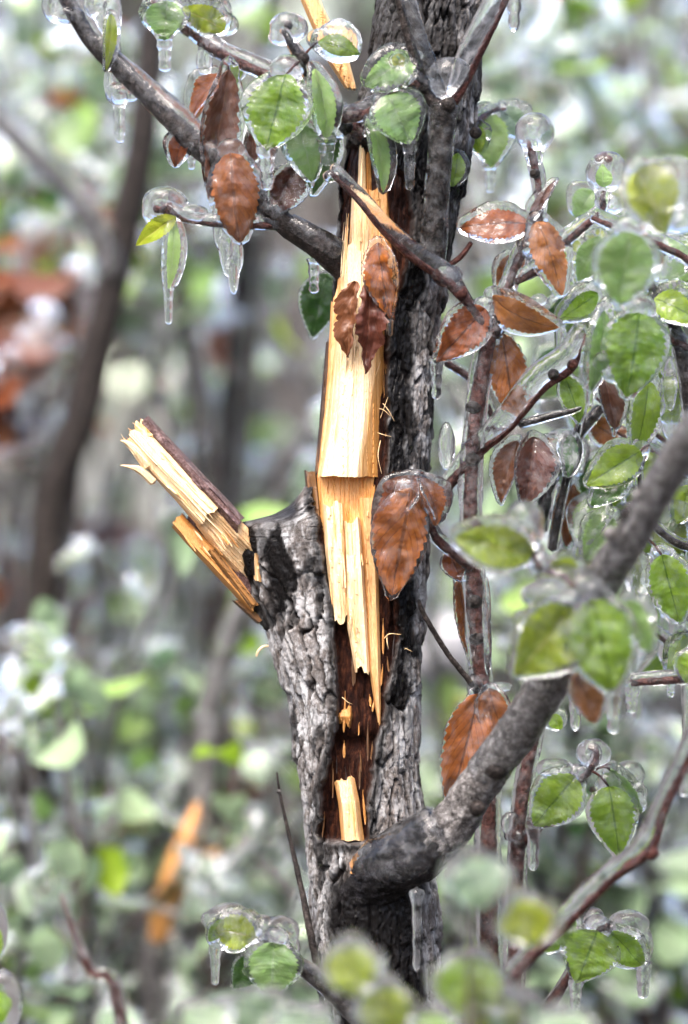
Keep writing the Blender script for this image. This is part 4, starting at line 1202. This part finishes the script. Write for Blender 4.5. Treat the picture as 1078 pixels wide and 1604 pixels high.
# ---- long bare twig slanting through the lower right corner
FT = thing('slanting_twig', 'bare red twig with a strip of ice slanting through the lower right corner', 'twig', tuple(P(700, 2300, -300)))
ft = twig(FT, 'stem', [(700, 2280, -260, 16), (740, 1700, -280, 14), (800, 1540, -290, 12), (880, 1455, -300, 11), (960, 1375, -310, 11), (1018, 1330, -316, 12), (1040, 1270, -322, 10), (1075, 1195, -330, 10), (1110, 1130, -340, 9)], REDB, 0, rough=.1, seg=16)
V, q, t = tube_w(wpts([(790, 1530, -296, 9), (870, 1445, -306, 11), (912, 1404, -311, 13), (955, 1363, -316, 10), (1010, 1316, -322, 12), (1062, 1194, -332, 9), (1098, 1124, -340, 10)], 1, 2, 0), 18, .002, .3, 41, .06); part('ice_glaze', mk('ice_glaze', V, q, t), ICE, ft)
bud(ft, 1020, 1336, -320, 12, REDB)
icicle(ft, 1074, 1205, -330, 44, 12)

# ---- leafy iced branch at the right edge
RB = thing('iced_green_branch', 'tangle of iced green leaves on thin twigs along the right edge', 'branch', tuple(P(1150, 2500, 0)))
r0 = twig(RB, 'stem', [(1160, 2480, 20, 18), (1150, 1700, 0, 16), (1130, 1100, -40, 13), (1090, 700, -70, 11), (1060, 520, -90, 9), (1010, 440, -110, 7), (960, 440, -120, 5)], DARKB, 4, 2)
r1 = twig(RB, 'twig', [(1100, 420, -120, 7), (1050, 390, -124, 6), (1000, 372, -128, 6), (930, 340, -128, 4)], REDB, 8, 4)
r2 = twig(RB, 'twig', [(1110, 560, -90, 7), (1060, 535, -94, 6), (1010, 505, -100, 5), (970, 470, -110, 4)], REDB, 6, 4)
r3 = twig(RB, 'twig', [(1120, 860, -60, 7), (1060, 850, -66, 6), (1010, 800, -70, 4), (1000, 720, -74, 3)], DARKB, 4, 2)
r4 = twig(RB, 'twig', [(1140, 1050, -150, 9), (1078, 1062, -150, 8), (1030, 1066, -150, 7), (990, 1068, -150, 5)], REDB, 6, 4)
iced_leaf(r2, 'g', 1002, 488, 982, 622, 96, -190, -186, roll=.05, fold=.12, ice=.9, e=7)
iced_leaf(r2, 'p', 946, 486, 924, 612, 44, -170, -166, roll=.5, ice=1.0, drip=20)
iced_leaf(r2, 'p', 985, 362, 970, 476, 92, -330, -320, roll=.2, fold=.3, ice=1.1, drip=10, e=10)
iced_leaf(r1, 'y', 1000, 265, 1040, 362, 86, -420, -414, roll=.2, fold=.2, ice=1.2, blob=20, e=14)
globe(r1, [(1050, 290, -420, 62, 48, 40), (1060, 340, -420, 50, 26, 34)], 3)
iced_leaf(r2, 'g', 1026, 468, 1096, 506, 50, -120, roll=.2, ice=1.2, e=8)
iced_leaf(r3, 'g', 1016, 596, 994, 708, 50, -60, -56, roll=.35, ice=.9)
iced_leaf(r3, 'g', 1004, 706, 920, 760, 58, -78, -74, roll=-.1, fold=.25, ice=.8, stalk=(1018, 698))
iced_leaf(r3, 'd', 990, 740, 926, 792, 44, -66, -62, roll=-.3, ice=.8)
iced_leaf(r3, 'g', 1036, 868, 1064, 974, 64, -76, -70, roll=-.1, fold=.15, ice=.8, stalk=(1010, 840))
iced_leaf(r3, 'p', 958, 810, 916, 878, 60, 10, ice=.9)
iced_leaf(r3, 'p', 1060, 760, 1040, 840, 46, -20, ice=1.0)
iced_leaf(r3, 'g', 1080, 760, 1062, 820, 40, -40, ice=.9)
iced_leaf(r2, 'g', 1070, 590, 1046, 660, 46, -40, ice=1.2, drip=20)
iced_leaf(r2, 'p', 1050, 380, 1086, 440, 60, -60, ice=1.2)
iced_leaf(r1, 'p', 930, 300, 900, 340, 44, 40, ice=1.3, blob=14)
iced_leaf(r1, 'p', 940, 370, 905, 440, 50, 30, ice=1.2, drip=30)
iced_leaf(r3, 'p', 1085, 1000, 1050, 1060, 50, -30, ice=1.1, drip=30)
icicle(r4, 990, 1072, -150, 46, 12); icicle(r4, 962, 1085, -200, 66, 13); icicle(r4, 902, 1080, -120, 66, 11)
globe(r3, [(1040, 800, -60, 46, 20, 20), (1000, 900, -60, 22, 40, 16), (1010, 970, -60, 20, 44, 14), (1050, 640, -70, 16, 50, 14), (985, 850, -50, 28, 18, 14)], 2.4)
globe(r2, [(1030, 420, -110, 50, 22, 22), (950, 500, -150, 18, 40, 14), (1050, 600, -90, 12, 46, 12), (1000, 400, -120, 44, 14, 20)], 2.4)
iced_leaf(r4, 'g', 1090, 1020, 1075, 1070, 50, -160, ice=.8, drip=90)

rt = random.Random(41)
for k in range(60):
    px, py, d = rt.uniform(880, 1085), rt.uniform(300, 1010), rt.uniform(-40, 300)
    L_ = rt.uniform(55, 85); a_ = rt.gauss(0, .6)
    iced_leaf((r1, r2, r3)[0 if py < 440 else 1 if py < 640 else 2], rt.choice('ggppmmyd'), px, py, px + L_ * math.sin(a_), py + L_ * math.cos(a_), rt.uniform(26, 60), d, d + rt.uniform(-20, 20), roll=rt.gauss(0, .5), ice=rt.uniform(.8, 1.6), drip=rt.choice((0, 20, 35, 55)), dripr=9, vox=3, mat=rt.choice((ICE, FROST, MILK)))
for k in range(9):
    x0, y0, d0 = rt.uniform(1060, 1100), rt.uniform(420, 1050), rt.uniform(0, 200)
    twig(r0, 'twig', [(x0 + 30, y0 + 60, d0, 5), (x0 - 40, y0 + rt.uniform(-20, 30), d0, 4), (x0 - rt.uniform(90, 170), y0 - rt.uniform(20, 90), d0 + 20, 3)], REDB, 6, 4)

# ---- blurred green leaves on short spurs of the thick branch, nearer to the lens
n0 = twig(TREE, 'twig', [(918, 950, -385, 9), (905, 925, -395, 7), (868, 900, -400, 5), (845, 885, -400, 4.5), (828, 850, -398, 4)], REDB, 6, 4, label='short blurred spur of iced green leaves on the thick branch')
iced_leaf(n0, 'y', 836, 866, 712, 842, 70, -400, -394, roll=.2, fold=.25, bend=.06, ice=1.2, e=10, vox=3)
iced_leaf(n0, 'y', 896, 950, 806, 1058, 104, -430, -424, roll=.2, fold=.28, ice=1.1, e=11, vox=3)
iced_leaf(n0, 'g', 928, 935, 958, 1080, 98, -430, -424, roll=-.1, fold=.2, ice=1.1, drip=60, dripr=13, e=11, vox=3)
iced_leaf(n0, 'p', 985, 940, 1020, 1020, 50, -420, roll=-.5, ice=1.2, vox=3)
iced_leaf(n0, 'y', 905, 890, 840, 900, 52, -390, roll=.3, ice=1.2, blob=16, vox=3)
iced_leaf(n0, 't', 904, 1052, 932, 1132, 54, -370, roll=.2, fold=.4, ice=.6, vox=3)
globe(n0, [(820, 825, -398, 34, 44, 30), (846, 880, -398, 20, 20, 20), (880, 905, -405, 40, 22, 24), (910, 920, -420, 46, 30, 34), (870, 930, -420, 56, 26, 34)], 3)

# ---- blurred leaves along the bottom edge, close to the lens
NS = thing('near_iced_shrub', 'very blurred pale iced shrub tips along the bottom edge', 'shrub', tuple(P(640, 2300, -900)))
NBL = [(550, 1482, 554, 1562, 80, 'y'), (604, 1548, 615, 1630, 84, 'y'), (745, 1500, 732, 1596, 104, 'g'), (738, 1345, 752, 1425, 96, 'm'), (815, 1410, 842, 1480, 88, 'y'),
       (430, 1568, 370, 1660, 120, 'm'), (500, 1592, 460, 1660, 110, 'm'), (350, 1580, 300, 1650, 100, 'm'), (830, 1572, 800, 1660, 110, 'm'),
       (880, 1590, 900, 1660, 100, 'm'), (690, 1590, 660, 1670, 90, 'p'), (760, 1560, 790, 1640, 90, 'y')]
nst = []
for k, (x0, x1, y1) in enumerate(((600, 570, 1540), (720, 738, 1400), (730, 750, 1530), (480, 420, 1600), (800, 822, 1450))):
    nst.append(twig(NS, 'stem', [(x0, 2280, -820, 6), (x0 * .5 + x1 * .5, 1800, -820, 4), (x1, y1, -810, 2)], REDB, 2, 0))
for k, (a, b_, c, e_, w_, kd) in enumerate(NBL):
    iced_leaf(nst[k % 5], kd, a, b_, c, e_, w_, -860 + 40 * (k % 3), None, roll=random.uniform(-.4, .4), ice=1.2, e=11, vox=4, blob=22, mat=FROST)
NL = thing('edge_iced_shoot', 'two iced buds like glass balls at the lower left edge', 'shoot', tuple(P(-60, 2300, -300)))
nl = twig(NL, 'stem', [(-60, 2280, -260, 12), (-50, 1800, -290, 10), (-30, 1580, -300, 7), (-20, 1440, -300, 5)], REDB, 4, 2)
globe(nl, [(-6, 1458, -300, 20, 44, 22), (6, 1570, -300, 30, 54, 28)])
iced_leaf(nl, 'g', -20, 1440, -4, 1500, 34, -300, ice=.0)
iced_leaf(nl, 'g', -12, 1550, 4, 1600, 40, -300, ice=.0)

# ------------------------------------------------------------------ background: trunks, twigs, shrubs, rock, broken wood
def far_trunk(name, pts, mat, label, cat='tree', ice=0.0):
    r = thing(name, label, cat, tuple(wpts(pts)[0][:3]))
    twig(r, 'stem', pts, mat, ice, ice * .6, rough=.15, seg=14, step=0.01, icemat=FROST)
    return r


def gpx(px, d):
    """photo row where a plant at column px and depth d meets the ground"""
    z = D + d * S
    return 802 + FPX * ((CAM[2] - ground_z(0, 0.0)) / (z * math.cos(PITCH)) - math.tan(PITCH)) * 1.0


LEAN = far_trunk('leaning_dark_trunk', [(30, gpx(30, 1400), 1400, 29), (70, 900, 1400, 28), (130, 640, 1390, 27), (180, 430, 1380, 25), (225, 200, 1360, 23), (245, -60, 1360, 20)], DARKB, 'dark blurred trunk leaning up behind the snapped limb')
far_trunk('thin_dark_trunk', [(300, gpx(300, 2200), 2200, 20), (360, 700, 2200, 18), (395, 330, 2200, 17), (420, 100, 2200, 15), (440, -60, 2200, 14)], DARKB, 'thin blurred trunk rising between branch and split wood', ice=4)
far_trunk('grey_leaning_trunk', [(260, gpx(260, 2600), 2900, 26), (400, 850, 2900, 26), (520, 660, 2900, 25), (640, 420, 2900, 24), (740, 230, 2900, 24), (880, 40, 2900, 22), (960, -80, 2900, 22)], DARKB, 'blurred dark grey trunk leaning right behind the split tree', ice=7)
far_trunk('upright_grey_stem', [(990, gpx(990, 2400), 2400, 22), (1010, 600, 2400, 18), (1005, 200, 2400, 16), (985, 0, 2400, 14), (980, -60, 2400, 12)], GREYB, 'blurred upright grey stem at the top right', ice=8)
far_trunk('low_dark_stem', [(870, gpx(870, 1500), 1500, 34), (905, 1400, 1500, 32), (940, 1150, 1500, 28), (960, 900, 1500, 24)], DARKB, 'blurred dark stem behind the sharp green leaf pair', ice=4)
far_trunk('right_edge_stem', [(1040, gpx(1040, 1900), 1900, 30), (1050, 1300, 1900, 26), (1062, 1000, 1900, 24), (1075, 700, 1900, 20)], DARKB, 'blurred brown stem by the lower right edge', ice=6)
far_trunk('mid_grey_stem', [(300, gpx(300, 1300), 1300, 18), (318, 1250, 1300, 16), (345, 1050, 1300, 14), (420, 850, 1300, 12)], GREYB, 'blurred grey stem behind the snapped orange sapling', ice=6)
far_trunk('iced_pale_twig', [(5, gpx(5, 1500), 1500, 12), (20, 1130, 1500, 13), (70, 1040, 1500, 13), (140, 935, 1500, 6)], REDB, 'blurred pink grey iced twig at the left edge', 'twig', ice=8)
far_trunk('low_red_twig', [(150, gpx(150, 1300), 1300, 12), (146, 1400, 1300, 12), (160, 1300, 1300, 11), (172, 1240, 1300, 4)], REDB, 'knobby blurred red twig low on the left', 'twig', ice=7)
far_trunk('crooked_red_twig', [(230, gpx(230, 420), 420, 9), (190, 1600, 420, 9), (140, 1520, 420, 7), (105, 1430, 420, 4), (95, 1400, 420, 2)], REDB, 'thin red twig in the bottom left corner', 'twig', ice=3)
far_trunk('fallen_grey_branch', [(-40, 1190, 1500, 18), (40, 1280, 1500, 17), (120, 1370, 1500, 16), (200, 1460, 1500, 15), (290, gpx(290, 1500), 1500, 14)], REDB, 'blurred fallen branch sloping across the dark gap at lower left', 'branch', ice=4)
twig(LEAN, 'branch', [(182, 440, 1372, 14), (140, 340, 1340, 12), (50, 240, 1310, 11), (-60, 130, 1280, 10)], GREYB, 10, 8, step=.01, icemat=FROST, label='blurred pale iced branch of the leaning trunk')

# sapling snapped off among the shrubs: fresh wood among the shrubs
FW = thing('snapped_sapling', 'blurred snapped sapling with torn orange wood among the shrubs at lower left', 'sapling', tuple(P(225, gpx(225, 1250), 1250)))
twig(FW, 'stem', [(215, gpx(215, 1250), 1250, 20), (232, 1500, 1250, 22), (242, 1450, 1250, 22)], GREYB, 0, seg=12, step=.01)
for pts in ([(238, 1470, 1240, 16), (258, 1420, 1240, 20), (285, 1340, 1240, 20), (312, 1262, 1240, 9)], [(258, 1425, 1230, 8), (292, 1372, 1220, 12), (340, 1335, 1210, 7)]):
    V, q, t = tube_w(wpts(pts), 7, .004, .15, 5)
    part('splinter', mk('splinter', V, q, t, attrs={'tone': np.full(len(V), 1.0), 'fib': np.full(len(V), .6)}, smooth=False), WOOD, FW)


def rock(px, py, d, r, label, seed):
    k = S * (D + d * S) / D
    c = P(px, py, d)
    c[2] = max(ground_z(c[0], c[1]) + r * k * 0.25, c[2] - 0.0)
    V, q, t = ellipsoid(c, r * k * 1.3, r * k, r * k, 22, seed, 0.6)
    o = part('boulder', mk('boulder', V, q, t, smooth=True), ROCK)
    o['label'] = label; o['category'] = 'rock'


# shared leaf and ice-shell meshes for the far shrubs
def proto_leaf(seed, bend, fold):
    me = make_leaf((0, 0, 0), (0, 0.0, -0.042), 34, 0.001, 0, fold, bend, .1, seed, 0, 10, 5, 3)
    return me


def proto_shell(seed, bend, fold, drip):
    ac = Acc()
    ac.add(*pillow((0, 0, 0), (0, 0, -0.042), 34, .001, 0, fold, bend, .1, seed, 4.5, 5.5, nv=9, nu=5))
    ac.add(*ellipsoid((0, 0, 0.001), .012, .008, .009, 5, seed))
    if drip:
        V, q, t = tube_w([(0, 0, -0.038, .0045), (0, 0, -0.055, .0035), (0, 0, -0.038 - drip, .0022)], 6, .008)
        ac.add(V, q, t)
    return ac.mesh('ice_coat')


LP = {}
for nm, mt in (('k', B2), ('m', G5), ('g', G1), ('p', G2), ('y', G3), ('d', G4), ('b', B1)):
    LP[nm] = []
    for k in range(2):
        me = proto_leaf(k * 3 + 1, .08 * (k + 1), .15 + .2 * k); me.materials.append(mt); LP[nm].append(me)
SH = []
for k in range(4):
    me = proto_shell((k % 2) * 3 + 1, .08 * (k % 2 + 1), .15 + .2 * (k % 2), (0, 0, .035, .05)[k]); me.materials.append(FAR_ICE); SH.append(me)


def shrub(px, d, top_px, spread, n_stem, n_leaf, label, seed, kinds='ggpppmmmmmmmmmmmdb', size=1.0, low=None):
    """an iced shrub rooted below photo column px at depth d, its tips up to photo row top_px"""
    rr = random.Random(seed)
    z = D + d * S
    k = S * z / D
    foot = P(px, 802, d); foot[2] = ground_z(foot[0], foot[1])
    topz = P(px, top_px, d)[2]
    lowz = max(foot[2] + 0.1, P(px, low or 1700, d)[2])
    root = thing('iced_shrub', label, 'shrub', tuple(foot), 'iced shrubs in the blurred background')
    stems = []
    n_stem = max(3, int(n_stem * .7))
    for i in range(n_stem):
        a = rr.uniform(-1, 1); b = rr.uniform(-.5, .5)
        hz = lowz + (topz - lowz) * rr.uniform(.55, 1.0)
        hx = a * spread * k
        p = []
        for t in (0, .3, .6, .85, 1):
            p.append((foot[0] + hx * t ** 1.3 + rr.uniform(-.05, .05) * (t > 0), foot[1] + b * spread * k * t + rr.uniform(-.02, .02), foot[2] + (hz - foot[2]) * t, .005 * (1 - .7 * t)))
        V, q, tr = tube_w(p, 6, .05, .1, seed + i)
        part('stem', mk('stem', V, q, tr), REDB if i % 2 else DARKB, root)
        gp = [(x, y, zz + .002, r + .003) for x, y, zz, r in p[1:]]
        V, q, tr = tube_w(gp, 7, .05, .2, seed + i + 3)
        part('ice_glaze', mk('ice_glaze', V, q, tr), FROST, root)
        stems.append(crom(p, .03))
    for i in range(n_leaf):
        s_ = stems[i % n_stem]
        for _ in range(12):
            q_ = s_[rr.randrange(len(s_))]
            if q_[2] > lowz - .05: break
        kd = rr.choice(kinds if d > 1500 or kinds == 'bkk' else kinds.replace('b', 'm').replace('y', 'g'))
        v_ = rr.randrange(2)
        lo = bpy.data.objects.new('leaf', LP[kd][v_]); COL.objects.link(lo)
        lo.parent = root
        lo.matrix_parent_inverse = Matrix.Translation(-Vector(foot))
        sc = size * rr.uniform(.85, 1.6)
        off = Vector((rr.gauss(0, .028), rr.gauss(0, .03), rr.gauss(0, .02)))
        lo.location = Vector(q_[:3]) + off
        lo.rotation_euler = (rr.gauss(0, .5) + rr.choice((0, .9, 1.3)), rr.gauss(0, .6), rr.uniform(0, 6.28))
        lo.scale = (sc, sc, sc)
        if rr.random() < (.12 if kinds == 'bkk' else .35 if kd == 'b' else .6):
            io = bpy.data.objects.new('ice_coat', SH[v_ + rr.choice((0, 0, 2))]); COL.objects.link(io)
            io.parent = lo
    return root


SHRUBS = [
    # px, d, top, spread, stems, leaves, label
    (60, 480, 900, 130, 6, 44, 'nearest blurred iced shrub at the left edge below the leaning trunk'),
    (170, 640, 1110, 130, 6, 44, 'blurred iced shrub around the snapped orange sapling, lower left'),
    (230, 850, 850, 150, 7, 84, 'blurred iced shrub under the snapped limb'),
    (370, 620, 1120, 90, 6, 52, 'blurred iced shrub left of the trunk foot'),
    (60, 1300, 60, 170, 8, 80, 'tall blurred iced shrub at the upper left, left of the leaning trunk'),
    (350, 1700, 380, 200, 8, 90, 'tall blurred iced shrub behind the upper left branch'),
    (440, 900, 430, 70, 5, 40, 'blurred iced shrub showing just left of the split wood'),
    (120, 1900, 450, 230, 9, 90, 'wide blurred iced shrub behind the leaning dark trunk'),
    (780, 900, 150, 80, 6, 44, 'blurred iced shrub right of the trunk top'),
    (950, 1500, 20, 180, 9, 90, 'tall blurred iced shrub at the upper right'),
    (1040, 700, 300, 120, 8, 80, 'iced shrub behind the leaf tangle at the right edge'),
    (860, 600, 560, 110, 7, 60, 'blurred iced shrub behind the brown sapling leaves'),
    (900, 1000, 1080, 170, 8, 80, 'blurred iced shrub behind the sharp green leaf pair'),
    (740, 800, 1130, 80, 5, 36, 'blurred iced shrub in the gap right of the trunk foot'),
    (1040, 1000, 1250, 110, 6, 50, 'blurred iced shrub in the lower right corner'),
    (560, 2400, 60, 320, 10, 110, 'farthest iced shrub, seen above and beside the split trunk'),
    (240, 2500, 0, 300, 10, 110, 'farthest iced shrub behind the upper left branch'),
    (950, 2600, 250, 300, 10, 110, 'farthest iced shrub on the right behind the sapling'),
    (60, 2300, 1000, 260, 9, 90, 'low iced shrub far behind the dark gap at lower left'),
    (40, 1100, 330, 90, 5, 26, 'blurred shrub of rusty brown leaves at the left edge before the leaning trunk'),
    (150, 1500, 170, 110, 5, 22, 'blurred shrub of rusty brown leaves beside the leaning trunk'),
    (330, 1350, -50, 190, 6, 66, 'tall blurred iced shrub behind the upper left branch tips'),
    (150, 1750, -60, 200, 6, 66, 'tall blurred iced shrub above the crossing branch of the leaning trunk'),
    (850, 1200, -40, 170, 6, 62, 'tall blurred iced shrub above the two ice globes'),
    (1010, 1600, -80, 180, 6, 70, 'tall blurred iced shrub in the top right corner'),
    (110, 700, 560, 120, 5, 34, 'blurred iced shrub before the lower half of the leaning trunk'),
    (780, 2200, 700, 240, 8, 80, 'mid distant iced shrub between sapling stem and trunk'),
]
for i, (px, d, top, sp, ns, nl_, lab) in enumerate(SHRUBS):
    shrub(px, d * 1.35 + 250, top, sp, ns, int(nl_ * 1.4), lab, 300 + i * 17, size=1.5 if 'rusty' in lab else 0.88, **({'low': 420} if 'tall blurred iced shrub a' in lab or 'branch tips' in lab or 'corner' in lab else {}), **({'kinds': 'bkk', 'low': top + 260} if 'rusty' in lab else {}))

# the far thicket on the slope reads as one mass
def thicket():
    rr = np.random.default_rng(5)
    n = 7000
    y = rr.uniform(3.6, 9.0, n); x = rr.uniform(-1, 1, n) * (0.6 + 0.24 * (y + 2.1))
    gz = np.array([ground_z(a, b) for a, b in zip(x, y)])
    z = gz + rr.uniform(0.0, 1.0, n) ** 1.3 * 1.9
    cl = fbm(x * 2.2, z * 2.2, y * 1.5, 3, 77) > 0.0
    x, y, z = x[cl], y[cl], z[cl]; n = len(x)
    base = np.array([(0, 0, 0), (.5, .12, -.28), (.42, .15, -.7), (0, .0, -1.05), (-.42, .15, -.7), (-.5, .12, -.28)])
    s = rr.uniform(.05, .085, n)
    a = rr.uniform(0, 6.28, n); tl = rr.normal(0, .6, n)
    ca, sa, ct, st_ = np.cos(a), np.sin(a), np.cos(tl), np.sin(tl)
    bx, by, bz = base[:, 0][None], base[:, 1][None], base[:, 2][None]
    y1 = by * ct[:, None] - bz * st_[:, None]; z1 = by * st_[:, None] + bz * ct[:, None]
    x2 = bx * ca[:, None] - y1 * sa[:, None]; y2 = bx * sa[:, None] + y1 * ca[:, None]
    V = np.stack([x[:, None] + x2 * s[:, None], y[:, None] + y2 * s[:, None], z[:, None] + z1 * s[:, None]], -1).reshape(-1, 3)
    o6 = np.arange(n)[:, None] * 6
    q = np.vstack([o6 + np.array((0, 1, 2, 3)), o6 + np.array((0, 3, 4, 5))])
    tone = np.repeat(rr.uniform(0, 1, n), 6)
    b = NT('iced_thicket')
    col = b.ramp(b.attr('tone'), [(0, (0.04, 0.08, 0.025)), (.12, (0.14, 0.23, 0.10)), (.25, (0.30, 0.40, 0.28)), (.45, (0.52, 0.58, 0.53)), (.48, (0.12, 0.05, 0.025))])
    p = b.princ(Base_Color=col, Roughness=0.3)
    p.inputs['Coat Weight'].default_value = 0.5
    m = b.out(p.outputs[0])
    o = part('distant_thicket', mk('distant_thicket', V, q, attrs={'tone': tone}), m)
    o['kind'] = 'stuff'; o['label'] = 'far iced undergrowth on the slope'
    ac = Acc()
    for i in range(90):
        y0 = rr.uniform(3.6, 8); x0 = rr.uniform(-1, 1) * (.5 + .24 * (y0 + 2.1)); g = ground_z(x0, y0)
        lx, ly = rr.normal(0, .35, 2)
        ac.add(*tube_w([(x0, y0, g - .05, .02), (x0 + lx * .4, y0 + ly * .3, g + .8, .015), (x0 + lx, y0 + ly, g + rr.uniform(1.3, 2.3), .006)], 6, .2, .1, i))
    o2 = part('distant_twigs', ac.mesh('distant_twigs'), DARKB)
    o2['kind'] = 'stuff'; o2['label'] = 'far bare stems among the undergrowth on the slope'


thicket()
rock(250, 470, 3600, 120, 'large grey blurred boulder behind the upper left branch', 3)
rock(700, 1020, 2300, 60, 'grey blurred boulder right of the trunk at mid height', 8)


# woodland that closes the clearing on every side: it shades the low sky and is what the ice mirrors
def woods():
    rr = np.random.default_rng(11)
    n = 16000
    th = rr.uniform(0, 2 * math.pi, n); rad = rr.uniform(6.5, 9.5, n)
    x = rad * np.sin(th); y = rad * np.cos(th)
    keep = (y < 4.5)
    x, y = x[keep], y[keep]; n = len(x)
    z = rr.uniform(0, 1, n) ** 1.1 * (3.3 + 1.4 * fbm(x / 1.3, y / 1.3, 0, 3, 5))
    s = rr.uniform(.16, .30, n); a = rr.uniform(0, 6.28, n); t = rr.normal(0, .7, n)
    base = np.array([(-.5, 0, 0), (0, 0, -.5), (.5, 0, 0), (0, 0, .5)])
    X = base[None, :, 0] * np.cos(a)[:, None] + base[None, :, 2] * np.sin(t)[:, None] * -np.sin(a)[:, None]
    Y = base[None, :, 0] * np.sin(a)[:, None] + base[None, :, 2] * np.sin(t)[:, None] * np.cos(a)[:, None]
    Z = base[None, :, 2] * np.cos(t)[:, None] + 0 * X
    V = np.stack([x[:, None] + X * s[:, None], y[:, None] + Y * s[:, None], z[:, None] + Z * s[:, None]], -1).reshape(-1, 3)
    b = NT('woodland_leaves')
    col = b.ramp(b.attr('tone'), [(0, (0.03, 0.055, 0.018)), (.25, (0.06, 0.08, 0.03)), (.4, (0.09, 0.06, 0.045)), (.5, (0.20, 0.21, 0.19))])
    m = b.out(b.princ(Base_Color=col, Roughness=0.5).outputs[0])
    o = part('surrounding_woods', mk('surrounding_woods', V, np.arange(n * 4).reshape(-1, 4), attrs={'tone': np.repeat(rr.uniform(0, 1, n), 4)}), m)
    o['kind'] = 'stuff'; o['label'] = 'woodland that closes in behind the lens'


woods()
